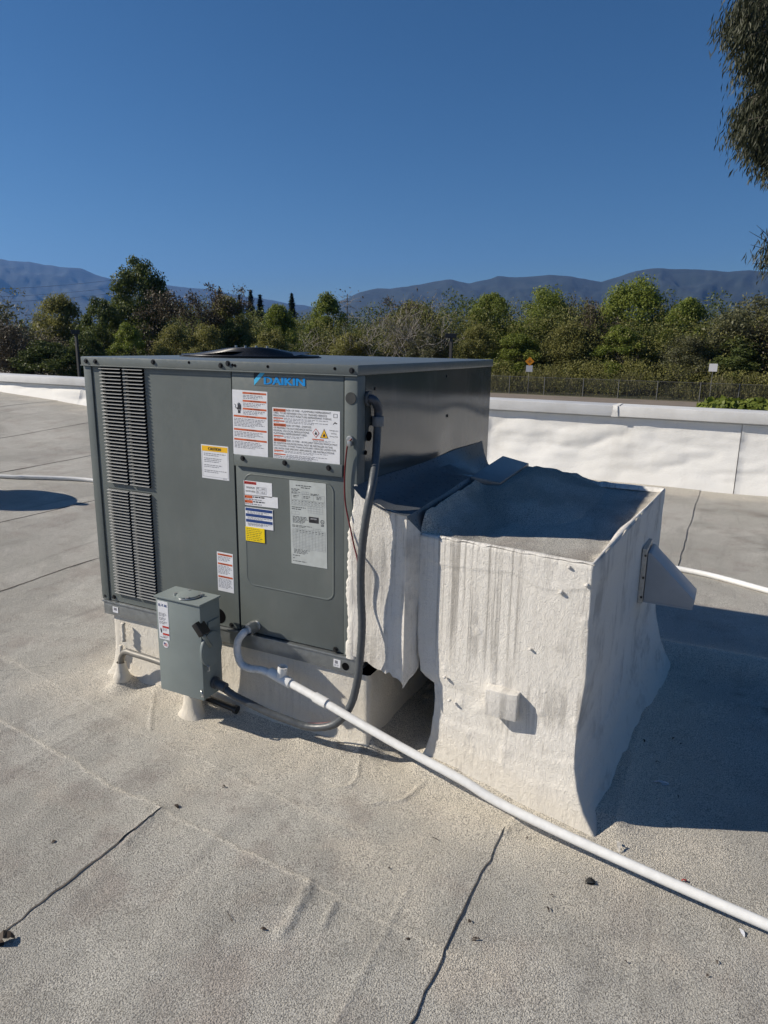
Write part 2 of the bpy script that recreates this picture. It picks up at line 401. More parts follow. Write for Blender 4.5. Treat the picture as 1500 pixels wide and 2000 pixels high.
# the material reads coat as Fac = grey value of the red channel: swap to explicit separate
t_ = MT['roof'].node_tree
for nd in t_.nodes:
    if nd.type == 'ATTRIBUTE': at_ = nd
    if nd.type == 'SEPARATE_COLOR': sep_ = nd
for lk in [l for l in t_.links if l.from_node == at_ and l.from_socket.name == 'Fac']:
    ts = lk.to_socket; t_.links.remove(lk); t_.links.new(sep_.outputs[0], ts)

# parapet along the back of the roof
par = empty('parapet_wall', (0, VPAR, .0), 'long white coated parapet wall along the far edge of the roof', 'parapet')
PZ = .86
MB().box((-30, VPAR+.06, -.3), (12, VPAR+.34, PZ-.115)).build('wall_core', MT['membrane'], par)
JT = [-30, -25, -20, -15.5, -11, -7.4, -3.9, -.28, 2.56, 5.6, 8.8, 12]
for a, b in zip(JT[:-1], JT[1:]):
    n = int((b-a)/.035) if a > -11 else int((b-a)/.12); uu = np.linspace(a+.004, b-.004, n); tt = np.linspace(0, 1, 34)
    U, T = np.meshgrid(uu, tt, indexing='ij'); z0 = roof_z(uu, np.full(n, VPAR-.2))
    zz = z0[:, None]-.02+(PZ-.115-z0)[:, None]*T
    # the sheet bellies out towards the roof at its foot and hangs in slack diagonal folds
    vv = VPAR-.16*(1-T)**2.2+.05
    fold = .024*fbm((U*.9+zz*1.5), zz*2.8-U*.55, 0, 71, 3)+.012*vn(U*2.6+zz*2.2, zz*5-U*1.6, 0, 75)
    fold = fold*.8+.005*np.abs(fbm(U*3.2+zz*2.6, zz*7.5-U*1.3, 0, 79, 3))
    vv = vv-np.abs(fold)*np.sin(np.pi*np.clip(T, 0, 1))**.6*1.4
    vv = vv-.012*np.exp(-((U-a)/.03)**2)*(1+.6*vn(zz*25, U, 0, 3))
    MB().grid(np.stack([U, vv, zz], -1)).build('membrane_panel', MT['membrane'], par, smooth=True)
t = NT('white coping metal'); n_ = t.noise(2.5, 5, .6); t.set('Base Color', t.mix(t.ramp(n_, .35, .7), (.66, .66, .65), (.55, .545, .53))); t.set('Roughness', .5); t.bump(t.noise(1, 4, .6, t.mapped((2, 40, 40))), .3, .002); MT['coping'] = t.m
JC = [-30, -24, -18, -13.6, -9.9, -6.3, -2.7, 1.245, 4.3, 7.4, 10.4, 12]
for a, b in zip(JC[:-1], JC[1:]):
    MB().box((a+.003, VPAR-.02, PZ-.115), (b-.003, VPAR+.42, PZ)).build('coping', MT['coping'], par, bevel=.005, smooth='auto')
for x in JC[1:-1]:
    n = 14; P = []
    for k, w in enumerate(np.linspace(-.03, .03, 7)):
        P.append([(x+w*(1+.3*math.sin(j*2.1+x)), VPAR-.027+p_[0], p_[1]) for j, p_ in enumerate(((0, PZ-.12), (-.003, PZ-.06), (-.001, PZ+.003), (.05, PZ+.006), (.2, PZ+.006), (.42, PZ+.005)))])
    MB().grid(np.array(P)).build('sealant_joint', MT['membrane'], par, smooth=True)

# ------------------------------------------------------------------ kerb, connector and duct box in thick white coating
def fleck(P, amp, seed=0, laps=(), vertical=True):
    """push a surface in and out along its normals like layers of brushed coating"""
    du = np.gradient(P, axis=0); dv = np.gradient(P, axis=1); N = np.cross(du, dv); N /= np.linalg.norm(N, axis=-1, keepdims=True)+1e-9
    x, y, z = P[..., 0], P[..., 1], P[..., 2]
    h = fbm(x*3.5, y*3.5, z*3.5, seed, 2)*.12+fbm(x*19, y*19, z*(13 if vertical else 19), seed+5, 1)*.2
    lump = np.clip(fbm(x*17, y*17, z*17, seed+9, 2)-.70, 0, 1)*1.5
    for zl, k in laps:
        d_ = z-zl-.018*fbm(x*6, y*6, 0, seed+2, 3); h = h+k*sstep(.004, -.004, d_)+.25*np.exp(-(d_/.006)**2)
    return P+N*(amp*(h+lump))[..., None]
kerb = empty('roof_kerb', (.7, .7, 0), 'cream coated low kerb carrying the large grey rooftop unit', 'kerb')
def ring(lo, hi, z, n, rad=.02):
    x0, y0 = lo; x1, y1 = hi; pts = []
    c = [(x0, y0), (x1, y0), (x1, y1), (x0, y1)]
    for k in range(4):
        a, b = np.array(c[k]), np.array(c[(k+1) % 4])
        for j in range(n): pts.append(a+(b-a)*((j+.5)/n))
    return np.array([(p[0], p[1], z) for p in pts])
rows = []
for z in np.concatenate([np.linspace(-.05, .3085, 26)]):
    fl = .05*math.exp(-max(z, 0)/.05)
    rows.append(ring((.045-fl, .012-fl), (1.352+fl*.4, 1.44+fl), z, 80))
P = np.array(rows)[:, ::-1]
P = fleck(P, .005, 2, vertical=False)
P[..., 2] = np.minimum(P[..., 2], .3085)
MB().grid(P, closed=True).build('kerb_wall', MT['kerbcoat'], kerb, smooth=True)
MB().box((.08, .05, .0), (1.32, 1.40, .304)).build('kerb_top', MT['dark'], kerb)
for (a, b, z0, z1, r) in ((.13, -.012, .2, .285, .011), (.10, -.006, .03, .17, .012)):
    MB().tube([(a, b, z) for z in np.linspace(z0, z1, 8)], [r*(.6+.4*math.sin(k*1.3+a*40)**2) for k in range(8)]).build('coating_drip', MT['kerbcoat'], kerb, smooth=True)

duct = empty('duct_enclosure', (1.9, .6, 0), 'tall white coated duct box with dark opening, beside the grey unit', 'duct box')
ZT = .875
# corner profiles by height: front-left, front-right, back-right, back-left (u, v)
zs = [-.06, 0, .06, .12, .2, .28, .335, .35, .37, .5, .7, ZT]
def frc(z):  # front right corner follows the photographed edge; v flares towards the roof
    v = float(np.interp(z, [-.06, 0, .08, .16, .3, .5, ZT], [-.10, -.092, -.070, -.052, -.045, -.045, -.045])); return v
FRU = np.interp(zs, [-.06, 0, .06, .12, .2, .3, .5, .7, ZT], [2.235, 2.215, 2.172, 2.145, 2.128, 2.125, 2.140, 2.134, 2.130])
FLU = np.interp(zs, [-.06, 0, .06, .12, .2, .28, .335, .35, .37, .5, .7, ZT], [1.535, 1.55, 1.575, 1.592, 1.60, 1.604, 1.60, 1.57, 1.545, 1.53, 1.527, 1.530])
FLV = np.interp(zs, [-.06, 0, .1, .3, .5, ZT], [.03, .035, .035, .03, .026, .025])
BRU = np.interp(zs, [-.06, 0, .06, .14, .3, .45, ZT], [2.34, 2.325, 2.29, 2.255, 2.225, 2.21, 2.21])
BRV = np.interp(zs, [-.06, 0, .3, ZT], [1.36, 1.36, 1.34, 1.335])
zf = np.unique(np.concatenate([np.linspace(-.06, .335, 44), np.linspace(.335, .37, 7), np.linspace(.37, ZT-.012, 90), [ZT-.006]]))
def edge(z):
    f = lambda A: float(np.interp(z, zs, A))
    return [np.array((f(FLU), f(FLV))), np.array((f(FRU), frc(z))), np.array((f(BRU), f(BRV))), np.array((f(FLU), f(BRV)))]
rows = []
for z, ins in [(z, 0.) for z in zf]+[(ZT+.001, .003), (ZT+.006, .010), (ZT+.006, .020), (ZT-.001, .030), (ZT-.012, .038)]:
    c = edge(min(z, ZT)); pts = []
    for k, n in enumerate((96, 110, 24, 30)):
        for j in range(n): pts.append(c[k]+(c[(k+1) % 4]-c[k])*((j+.5)/n))
    q = np.array(pts); ce = q.mean(0); q = q+(ce-q)*(ins/np.linalg.norm(ce-q, axis=1))[:, None]
    rows.append(np.concatenate([q, np.full((len(q), 1), z)], 1))
P = np.array(rows); ncol = P.shape[1]
P = np.concatenate([P[:, -3:], P, P[:, :3]], 1); P = fleck(P[:, ::-1], .0055, 11, ((.79, -.35), (.20, .45), (.11, .3)))[:, ::-1][:, 3:-3]
MB().grid(P, closed=True, flip=True).build('side_wall', MT['plaster'], duct, smooth=True)
# top sheet with the ramped saddle under the metal cap
top_c = P[-1]
CAPQ = [np.array(p) for p in ((1.459, 1.211, .985), (1.585, 1.235, .955), (1.612, .68, .955), (1.508, .608, .985))]
nu, nv = 90, 110
e = edge(ZT)
S, T = np.meshgrid(np.linspace(0, 1, nu), np.linspace(0, 1, nv), indexing='ij')
Q = ((1-S)*(1-T))[..., None]*e[0]+(S*(1-T))[..., None]*e[1]+(S*T)[..., None]*e[2]+((1-S)*T)[..., None]*e[3]
u, v = Q[..., 0], Q[..., 1]
dcap = np.hypot(np.maximum(np.abs(u-1.55)-.09, 0)*.42, np.maximum(np.abs(v-.92)-.30, 0)*.55)
mound = np.maximum(0, .085-.62*dcap)
lef = (.066+.026*np.clip(v/.6, 0, 1))*np.clip(1-np.maximum(u-1.535, 0)/.17, 0, 1)**1.3*sstep(.02, .09, v)*(1-.85*sstep(.58, .80, v))
rim = np.minimum(np.minimum(S, 1-S)*.62, np.minimum(T, 1-T)*1.3)
z = ZT-.004+np.maximum(mound, lef)-.012*sstep(.0, .04, rim)+.0022*fbm(u*14, v*14, 0, 61, 3)+.006*sstep(.02, .0, rim)*(1+vn(u*30, v*30, 0, 3))
z = z+.10*sstep(.85, 1.0, T)*sstep(.9, 1, S)*0
MB().grid(np.stack([u, v, z], -1)).build('top_sheet', MT['roof'], duct, smooth=True)
me = duct.children[-1].data
ca = me.color_attributes.new('coat', 'FLOAT_COLOR', 'POINT')
ct = np.maximum(.95*sstep(.05, .012, rim+.02*vn(u*20, v*20, 0, 2)), .45*sstep(.01, .05, mound))
dt = .35*sstep(.0, .6, fbm(u*6, v*4, 0, 66, 4))
ca.data.foreach_set('color', np.stack([ct, dt, ct*0, ct*0+1], -1).astype(np.float32).reshape(-1))
m = MB(); n4 = sum(CAPQ)/4
topq = [p for p in CAPQ]; m.add([tuple(p) for p in topq]+[tuple(p-np.array((0, 0, .028))) for p in topq], [(0,1,2,3),(7,6,5,4),(0,4,5,1),(1,5,6,2),(2,6,7,3),(3,7,4,0)])
o_ = m.build('metal_cap', MT['cap'], duct, bevel=.003, smooth='auto'); o_['label'] = 'dull sheet metal cap'
m = MB(); qs = [p+(n4-p)*.12-np.array((0, 0, .02)) for p in CAPQ]; qb = [p-np.array((0, 0, .11)) for p in CAPQ]
m.add([tuple(p) for p in qs]+[tuple(p) for p in qb], [(0,4,5,1),(1,5,6,2),(2,6,7,3),(3,7,4,0)]).build('cap_upstand', MT['plaster'], duct)
# connector between unit and duct box
def patch(fn, ns, nt, amp, seed, name, mat, parent, flip=False):
    S, T = np.meshgrid(np.linspace(0, 1, ns), np.linspace(0, 1, nt), indexing='ij'); P = fn(S, T)
    return MB().grid(fleck(P, amp, seed), flip=flip).build(name, mat, parent, smooth=True)
def conn_front(S, T):
    u = 1.300+.207*S; zb = np.interp(u, [1.30, 1.335, 1.36, 1.40, 1.44, 1.475, 1.492, 1.507], [.40, .372, .388, .368, .358, .350, .338, .318])+.008*vn(u*60, 0, 0, 7)
    zt = np.interp(u, [1.3, 1.31, 1.33, 1.42, 1.507], [1.02, 1.016, .999, .964, .946])+.003*vn(u*45, 0, 0, 8)
    z = zb+(zt-zb)*T; v = -.020+.005*vn(u*9, z*4, 0, 4)-.004*sstep(1.485, 1.507, u); return np.stack([u, v, z], -1)
patch(conn_front, 60, 120, .004, 23, 'connector_front', MT['plaster'], duct)
def conn_side(S, T):
    zb = np.interp(S, [0, .35, .6, 1], [.316, .345, .352, .375]); zt = .944-.075*S
    z = zb+(zt-zb)*T; w = .010*vn(z*4, 0, 0, 3)
    return np.stack([1.507+.03*S**.8+w*S, -.030+.075*S, z], -1)
patch(conn_side, 16, 110, .003, 29, 'connector_side', MT['plaster'], duct)
vs_ = np.concatenate([np.linspace(-.032, .05, 10), np.linspace(.07, 1.36, 60)]); k_ = np.clip(vs_/.6, 0, 1); fs_ = sstep(-.03, .05, vs_); bk_ = sstep(.60, 1.25, vs_)
P = np.stack([np.stack([np.full_like(vs_, 1.3005), vs_, 1.03+.003*np.sin(vs_*9)], -1), np.stack([1.335-.020*bk_, vs_, .997-.03*bk_], -1),
    np.stack([1.42-.08*bk_, vs_, .964+.018*k_-.07*bk_], -1), np.stack([1.508-.008*k_-.12*bk_, vs_, .948+.03*k_-.09*bk_], -1), np.stack([1.511-.006*k_-.12*bk_, vs_, .942+.03*k_-.09*bk_], -1), np.stack([1.511+.028*fs_, vs_, .938-.068*fs_-.02*bk_], -1)])
P[:4, :, 2] += .003*vn(P[:4, :, 0]*12, P[:4, :, 1]*6, 0, 3)
MB().grid(P).build('connector_flashing', MT['flash'], duct, smooth='auto')
MB().box((1.302, .03, .378), (1.50, 1.36, .395)).build('connector_underside', MT['bitumen'], duct)
MB().box((1.20, 1.361, -.02), (1.60, 1.40, .865)).build('gap_light_stop', MT['plaster'], duct)  # unseen closure, added to stop daylight entering the gap from behind
# smear of coating over the corner post of the unit
def smear(S, T):
    z = .372+.66*T; lft = np.interp(z, [.37, .45, .6, .75, .9, .97, 1.03], [1.262, 1.268, 1.262, 1.268, 1.276, 1.285, 1.293])+.006*vn(z*26, 0, 0, 3)+.003*vn(z*90, 0, 0, 4)
    u = lft+(np.interp(T, [0, .86, 1], [1.322, 1.315, 1.304])-lft)*S; v = -.004-.009*(1-sstep(.8, 1., T))*np.sin(np.pi*np.minimum(1, S*1.4))**.5*(1-.4*T)
    v = v+.0*S; return np.stack([u, v, z], -1)
patch(smear, 26, 120, .004, 37, 'coating_smear', MT['plaster'], duct)
# cover plate on the front of the duct box
cp = MB()
q = [on(x, y, 1, -.05) for x, y in ((946, 1352), (1009, 1352), (1010, 1410), (946, 1398))]
ux0, ux1 = (q[0][0]+q[3][0])/2, (q[1][0]+q[2][0])/2; zz0, zz1 = (q[2][2]+q[3][2])/2, (q[0][2]+q[1][2])/2
xs = np.linspace(0, 1, 14); S, T = np.meshgrid(xs, xs, indexing='ij')
cp.box((ux0, -.052, zz0), (ux1, -.0, zz1)); o_ = cp.build('cover_plate', MT['plaster'], duct, bevel=.006, smooth='auto'); o_['label'] = 'small square coated cover plate'
# louvred hood on the right face
hu = 2.205; hB3 = on(1256, 1174, 0, hu); hv = hB3[1]; hv2 = min(on(1282, 1063, 0, hu)[1], hv+.16)
hA, hB = (hu, on(1268, 1080, 1, hv)[2]), (hu, hB3[2]); q = on(1352, 1189, 1, hv); hC = (q[0], q[2]); hC2 = (q[0]+.006, q[2]+.035)
hd = MB(); hd.prism([hB, hC, hC2, (hA[0]+.012, hA[1]), hA], hv, hv2, lambda x, z_, d: (x, d, z_))
o_ = hd.build('wall_hood', MT['hood'], duct, bevel=.003, smooth='auto'); o_['label'] = 'pale grey wedge shaped metal hood'
m = MB().box((hu-.022, hv-.012, hB[1]-.008), (hu-.002, hv2+.01, hA[1]+.018)); m.build('hood_flange', MT['galv'], duct, bevel=.002)
for z_ in (hB[1]+.02, (hA[1]+hB[1])/2, hA[1]-.01): MB().cyl((hu-.008, hv-.012, z_), (0, -1, 0), .005, .004, 8).build('hood_screw', MT['black'], duct)
MB().box((hu-.001, hv-.002, hB[1]-.004), (hC[0]+.001, hv+.010, hB[1]+.002)).build('hood_hem', MT['hood'], duct)
rs = np.random.RandomState(4)
nub = [(1095, 1157), (1111, 1108), (1146, 1143), (868, 1323), (878, 1368), (1035, 1268)]
for x, y in nub:
    p = on(x, y, 1, -.02); vf_ = .022-.071*(p[0]-1.53)/.6; p = on(x, y, 1, vf_); r = rs.uniform(.004, .007)
    bm_ = bmesh.new(); bmesh.ops.create_icosphere(bm_, subdivisions=2, radius=r)
    mm = MB().add([tuple(np.array((w.co.x*1.2, w.co.y*1.1, w.co.z))*(1+.25*float(vn(w.co.x*300, w.co.y*300, w.co.z*300, 3)))+p) for w in bm_.verts], [tuple(w.index for w in f.verts) for f in bm_.faces]); bm_.free()
    mm.build('coated_fastener', MT['plaster'], duct, smooth=True)
# ------------------------------------------------------------------ packaged rooftop unit
ZU = ZB+H
unit = empty('rooftop_unit', (W/2, D/2, ZB), 'large grey steel packaged air conditioner covered in warning labels', 'air conditioner')
def FP(px, py): p = on(px, py, 1, 0); return p[0], p[2]
ZR = ZB+.061                                   # top of the base rail
LZ = ZU-.036                                   # bottom of the cap lip
m = MB(); m.box((.012, -.004, ZB), (W+.004, .03, ZR)); m.box((.012, .03, ZB), (.045, D, ZR)); m.box((W-.03, .03, ZB), (W+.004, D, ZR)); m.box((.045, D-.03, ZB), (W-.03, D, ZR))
rail = m.build('base_rail', MT['rail'], unit, bevel=.002, smooth='auto')
m = MB().box((.010, -.009, ZR-.004), (W+.006, .02, ZR+.003)); m.build('rail_flange', MT['rail'], unit, bevel=.0015)
m = MB().box((.03, .035, ZR+.003), (W-.03, D-.03, LZ-.01)); m.build('gap_shade_core', MT['dark'], unit)  # near-black core added so the panel gaps and louvers look dark
# cap
m = MB(); m.box((-.006, -.006, LZ), (W+.006, D+.008, ZU)); m.build('top_panel', MT['lip'], unit, bevel=.006, smooth='auto')
m = MB().box((-.0065, -.0085, LZ-.002), (W+.003, -.005, LZ+.002)); m.build('lip_hem', MT['lip'], unit, bevel=.001)
# corner posts and flat panels
bx('corner_post', (.0, .001, ZR+.004), (.043, .05, LZ), MT['unit'], unit, .004)
bx('corner_post', (1.247, .001, ZR+.004), (W, .06, LZ), MT['unit'], unit, .006)
def side_pt(S, T):
    v = .06+(D-.06)*S; z = ZR+.004+(LZ-ZR-.004)*T
    w = (.008*vn(S*2.2+3, T*2.0+.4, 0, 12)+.004*vn(S*4.1, T*3.3, 0, 15))*np.sin(math.pi*S)**.5*np.sin(math.pi*T)**.5-.0035*np.exp(-((S-.60)/.10)**2-((T-.70)/.10)**2)
    return np.stack([W-.001+w, v, z], -1)
S, T = np.meshgrid(np.linspace(0, 1, 60), np.linspace(0, 1, 50), indexing='ij')
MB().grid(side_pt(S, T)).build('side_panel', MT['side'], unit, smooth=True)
bx('side_panel', (.0, .05, ZR+.004), (.012, D, LZ), MT['unit'], unit, .001)
bx('back_panel', (.012, D-.014, ZR+.004), (W-.012, D, LZ), MT['unit'], unit, .001)
US = .764                                      # seam between the louvered panel and the control panels
# louvered panel with four openings
x0, x1, z0, z1 = .047, US-.003, ZR+.006, LZ-.002
banks = [(.095, .213, .915, 1.402), (.225, .332, .915, 1.402), (.088, .208, .415, .893), (.219, .330, .415, .893)]
m = MB(); vf, vb = .007, .025
def slab(a, b, c, d): m.box((a, vf, c), (b, vb, d))
slab(x0, .088, z0, z1); slab(.332, x1, z0, z1)
slab(.088, .332, z0, .415); slab(.088, .332, .893, .915); slab(.088, .332, 1.402, z1)
slab(.213, .225, .915, 1.402); slab(.208, .219, .415, .893); slab(.088, .095, .915, 1.402); slab(.330, .332, .415, .893)
lp = m.build('louver_panel', MT['unit'], unit)
def slat_mesh(w, h):
    mm = MB(); prof = [(.0085, .5), (.004, .30), (-.002, .08), (-.0055, -.16), (-.0065, -.36), (-.0055, -.5), (-.002, -.47)]
    xs = [(-w/2, 1), (w/2, 1)]
    P = np.array([[(x, .0085+(p[0]-.0085)*k, h*(.5+(p[1]-.5)*(.75+.25*k))) for p in prof] for x, k in xs])
    mm.grid(P); me = bpy.data.meshes.new('louver_slat'); me.from_pydata(mm.v, [], mm.f); me.materials.append(MT['slat'])
    me.polygons.foreach_set('use_smooth', [True]*len(me.polygons)); return me
for (a, b, c, d) in banks:
    n = 34 if c > .8 else 36; h = (d-c)/n; me = slat_mesh(b-a, h*.46)
    for k in range(n):
        o = link('louver_slat', me, lp, (np.array(((a+b)/2, 0, c+h*(k+.56)))-ORG[lp.name]))
# seam line and control panels
bx('control_panel', (US+.003, .004, 1.062), (1.244, .024, LZ-.002), MT['unit'], unit, .003)
m = MB().box((US+.006, -.004, 1.052), (1.243, .006, 1.096)); m.build('panel_flange', MT['unit'], unit, bevel=.003, smooth='auto')
ap = bx('access_panel', (US+.004, .009, ZR+.007), (1.244, .026, 1.060), MT['unit'], unit, .003)
# embossed rounded rectangle on the access panel
ea, eb, ec, ed = .808, 1.200, .58, 1.022
pts = []
for cx, cz, a0 in ((ea+.035, ec+.035, math.pi), (eb-.035, ec+.035, 1.5*math.pi), (eb-.035, ed-.035, 0), (ea+.035, ed-.035, .5*math.pi)):
    for k in range(9):
        a = a0+k*math.pi/16; pts.append((cx+.035*math.cos(a), cz+.035*math.sin(a)))
def loop(off, v):
    cx, cz = (ea+eb)/2, (ec+ed)/2
    return [(x+off*(1 if x > cx else -1), v, z_+off*(1 if z_ > cz else -1)) for x, z_ in pts]
P = np.array([loop(.003, .0089), loop(.0015, .0070), loop(-.0005, .0070), loop(-.0025, .0080)])
m = MB().grid(P, closed=True); m.add(loop(-.0025, .0080), [tuple(range(len(pts)))]); m.build('embossed_field', MT['unit'], ap, smooth='auto')
# screws, and holes drawn as near-black discs in place of their shade
def shared(name, mb, mats):
    me = bpy.data.meshes.new(name); me.from_pydata(mb.v, [], mb.f)
    for q_ in mats: me.materials.append(q_)
    me.polygons.foreach_set('material_index', mb.m); return me
mb = MB().cyl((0, .002, 0), (0, -1, 0), .0105, .003, 14).cyl((0, -.001, 0), (0, -1, 0), .0075, .006, 6, .0065)
SCREW = shared('screw', mb, [MT['black']])
mb = MB().cyl((0, .001, 0), (0, -1, 0), .0055, .002, 12); HOLE = shared('hole', mb, [MT['dark']])
def on_front(name, me, px, py, v):
    p = on(px, py, 1, v); o = link(name, me, unit, p-ORG[unit.name]); return o
for x, y in ((168, 705), (186, 706), (299, 707), (431, 714), (445, 710), (687, 724)): on_front('screw', SCREW, x, y, -.006)
for x, y in ((369, 708), (523, 716), (654, 720), (454, 713), (459, 714)): on_front('screw_hole', HOLE, x, y, -.006)
for x, y in ((474, 895), (556, 904), (642, 914)): on_front('screw', SCREW, x, y, -.004)
for x, y in ((207, 1163), (223, 1166), (452, 1221), (655, 1269)): on_front('screw', SCREW, x, y, .006)
p = on(685, 778, 1, 0); MB().cyl((p[0], .003, p[2]), (0, -1, 0), .0205, .004, 24).build('plug', plain('dark rubber plug', (.03, .033, .034), .6), unit)
p = on(432, 1204, 1, .005); MB().cyl((p[0]-.012, .0075, p[2]), (0, -1, 0), .032, .0015, 24).build('knockout_hole', MT['dark'], unit)
p = on(676, 1301, 1, 0); MB().cyl((p[0], -.003, p[2]), (0, -1, 0), .0155, .002, 24).build('rail_hole', MT['dark'], rail)
for x, y in ((734, 759), (874, 735), (875, 812)):
    p = on(x, y, 0, W+.002); MB().cyl((W-.001, p[1], p[2]), (1, 0, 0), .0065, .004, 10).build('screw', MT['black'], unit)
p = on(720, 852, 0, W); MB().cyl((W-.002, p[1], p[2]), (1, 0, 0), .017, .006, 20).build('knockout_hole', MT['dark'], unit)
p = on(713, 884, 0, W); MB().cyl((W-.002, p[1], p[2]), (1, 0, 0), .008, .006, 14).build('screw_hole', MT['dark'], unit)

# condenser fan guard on top
fc = np.array((.385, .64)); FR = .315; zt = ZU+.002
fg = MB().cyl((fc[0], fc[1], ZU-.002), (0, 0, 1), FR+.012, .006, 56).build('fan_shroud', MT['black'], unit)
def gh(r): return zt+.006+.032*(1-sstep(.22*FR, 1.0*FR, r)**.85)
m = MB()
for k in range(30):
    r = FR*(.16+.84*k/29); n = 52
    m.tube([(fc[0]+r*math.cos(2*math.pi*j/n), fc[1]+r*math.sin(2*math.pi*j/n), gh(r)) for j in range(n+1)], .0034, 5, False)
m.build('guard_rings', MT['wire'], fg, smooth=True)
for j in range(16):
    a = 2*math.pi*j/16+.1
    MB().tube([(fc[0]+r*math.cos(a), fc[1]+r*math.sin(a), gh(r)-.006) for r in np.linspace(FR*.15, FR+.004, 12)], .0035, 5).build('guard_rib', MT['wire'], fg, smooth=True)
MB().cyl((fc[0], fc[1], gh(0)-.01), (0, 0, 1), FR*.17, .014, 24).build('guard_hub', MT['black'], fg, bevel=.003)
MB().cyl((fc[0], fc[1], ZU+.003), (0, 0, 1), .09, .03, 24).build('fan_motor', MT['black'], fg)
for j in range(4):
    a = j*math.pi/2; ca_, sa_ = math.cos(a), math.sin(a); P = []
    for r in np.linspace(.09, FR*.9, 6): P.append([(fc[0]+r*ca_-w*sa_, fc[1]+r*sa_+w*ca_, ZU+.008+.11*(w+.09)) for w in np.linspace(-.08, .08, 5)])
    MB().grid(np.array(P)).build('fan_blade', MT['black'], fg, smooth=True)
for a in (.4, 1.9, 3.4, 5.0):
    MB().cyl((fc[0]+FR*.24*math.cos(a), fc[1]+FR*.24*math.sin(a), gh(FR*.24)), (0, 0, 1), .006, .012, 8).build('guard_bolt', MT['galv'], fg)

# ---- labels: white vinyl with bars, print and the legible words
TXT = {}
def text_geo(s):
    if s not in TXT:
        c = bpy.data.curves.new('t', 'FONT'); c.body = s; c.size = 1; c.resolution_u = 2
        o = bpy.data.objects.new('t', c); col.objects.link(o); dg = bpy.context.evaluated_depsgraph_get()
        me = o.evaluated_get(dg).to_mesh(); vs = [tuple(v.co) for v in me.vertices]; fs = [tuple(p.vertices) for p in me.polygons]
        o.evaluated_get(dg).to_mesh_clear(); bpy.data.objects.remove(o); bpy.data.curves.remove(c)
        a = np.array(vs); lo, hi = a.min(0), a.max(0); TXT[s] = ((a-lo)[:, :2], hi[0]-lo[0], hi[1]-lo[1], fs)
    return TXT[s]
rng = random.Random(5)
class Label:
    """a sticker lying on a plane: fractions (x right, y down) of its rectangle"""
    def __init__(s, name, org, ex, ey, w, h, mat, parent, lift, text=None):
        s.o, s.ex, s.ey, s.n = np.array(org, float), np.array(ex, float), np.array(ey, float), np.cross(ex, ey)
        s.w, s.h = w, h; s.layers = {}; s.parent = parent; s.lift = lift
        mm = MB(); c = [s.P(0, 0, lift), s.P(1, 0, lift), s.P(1, 1, lift), s.P(0, 1, lift), s.P(0, 0, 0), s.P(1, 0, 0), s.P(1, 1, 0), s.P(0, 1, 0)]
        mm.add(c, [(0,1,2,3),(7,6,5,4),(0,4,5,1),(1,5,6,2),(2,6,7,3),(3,7,4,0)]); s.ob = mm.build(name, mat, parent)
        if text: s.ob['label'] = text
    def P(s, x, y, d): return tuple(s.o+s.ex*(x*s.w)-s.ey*(y*s.h)+s.n*d)
    def lay(s, mat): return s.layers.setdefault(mat, MB())
    def bar(s, mat, x0, y0, x1, y1, d=.0004):
        s.lay(mat).add([s.P(x0, y0, s.lift+d), s.P(x1, y0, s.lift+d), s.P(x1, y1, s.lift+d), s.P(x0, y1, s.lift+d)], [(0,3,2,1)])
    def poly(s, mat, pts, d=.0004): s.lay(mat).add([s.P(x, y, s.lift+d) for x, y in pts], [tuple(range(len(pts)))])
    def words(s, mat, x0, y0, x1, y1, n, fill=.5, end=.7):
        ph = (y1-y0)/n
        for k in range(n):
            x = x0; xe = x1-(rng.random()*.25*(x1-x0) if k < n-1 else end*.5*(x1-x0))
            while x < xe:
                wd_ = rng.uniform(.010, .030)/s.w*.5; xx = min(xe, x+wd_)
                s.bar(mat, x, y0+ph*(k+.5-fill/2), xx, y0+ph*(k+.5+fill/2)); x = xx+.0032/s.w
    def text(s, mat, st, x, y, hgt, maxw=None, align='l', bold=0, d=.0008):
        a, tw, th, fs = text_geo(st); sc_ = hgt*s.h/th; w_ = tw*sc_
        sx = sc_*(maxw*s.w/w_) if maxw else sc_; w_ = tw*sx
        x0 = x*s.w-(w_/2 if align == 'c' else w_ if align == 'r' else 0)
        for j_, k in enumerate((0,) if not bold else (0, bold, -bold)):
            s.lay(mat).add([tuple(s.o+s.ex*(x0+p[0]*sx+k*sc_)-s.ey*(y*s.h+hgt*s.h-p[1]*sc_)+s.n*(s.lift+d+j_*.0002)) for p in a], fs)
    def done(s):
        names = {'orange': 'orange_bar', 'red': 'red_bar', 'amber': 'amber_bar', 'navy': 'navy_bar', 'ink': 'black_print', 'greyink': 'fine_print'}
        for k, mm in s.layers.items(): mm.build(names.get(k, 'printed_mark'), MT[k], s.ob)['kind'] = 'stuff'
FX, FZ = (1, 0, 0), (0, 0, 1)
def front_label(name, tl, tr, bl, br, mat, parent, v, text):
    c = [on(x, y, 1, v) for x, y in (tl, tr, bl, br)]
    ux0_, ux1_ = (c[0][0]+c[2][0])/2, (c[1][0]+c[3][0])/2; zt_, zb_ = (c[0][2]+c[1][2])/2, (c[2][2]+c[3][2])/2
    ang = math.atan2(c[1][2]-c[0][2], c[1][0]-c[0][0])*.5
    ex = np.array((math.cos(ang), 0, math.sin(ang))); ey = np.array((-math.sin(ang), 0, math.cos(ang)))
    ctr = np.array(((ux0_+ux1_)/2, v, (zt_+zb_)/2)); w_, h_ = ux1_-ux0_, zt_-zb_
    return Label(name, ctr-ex*w_/2+ey*h_/2, ex, ey, w_, h_, MT[mat], parent, .0008, text)
cpanel = [o for o in unit.children if o.name.startswith('control_panel')][0]
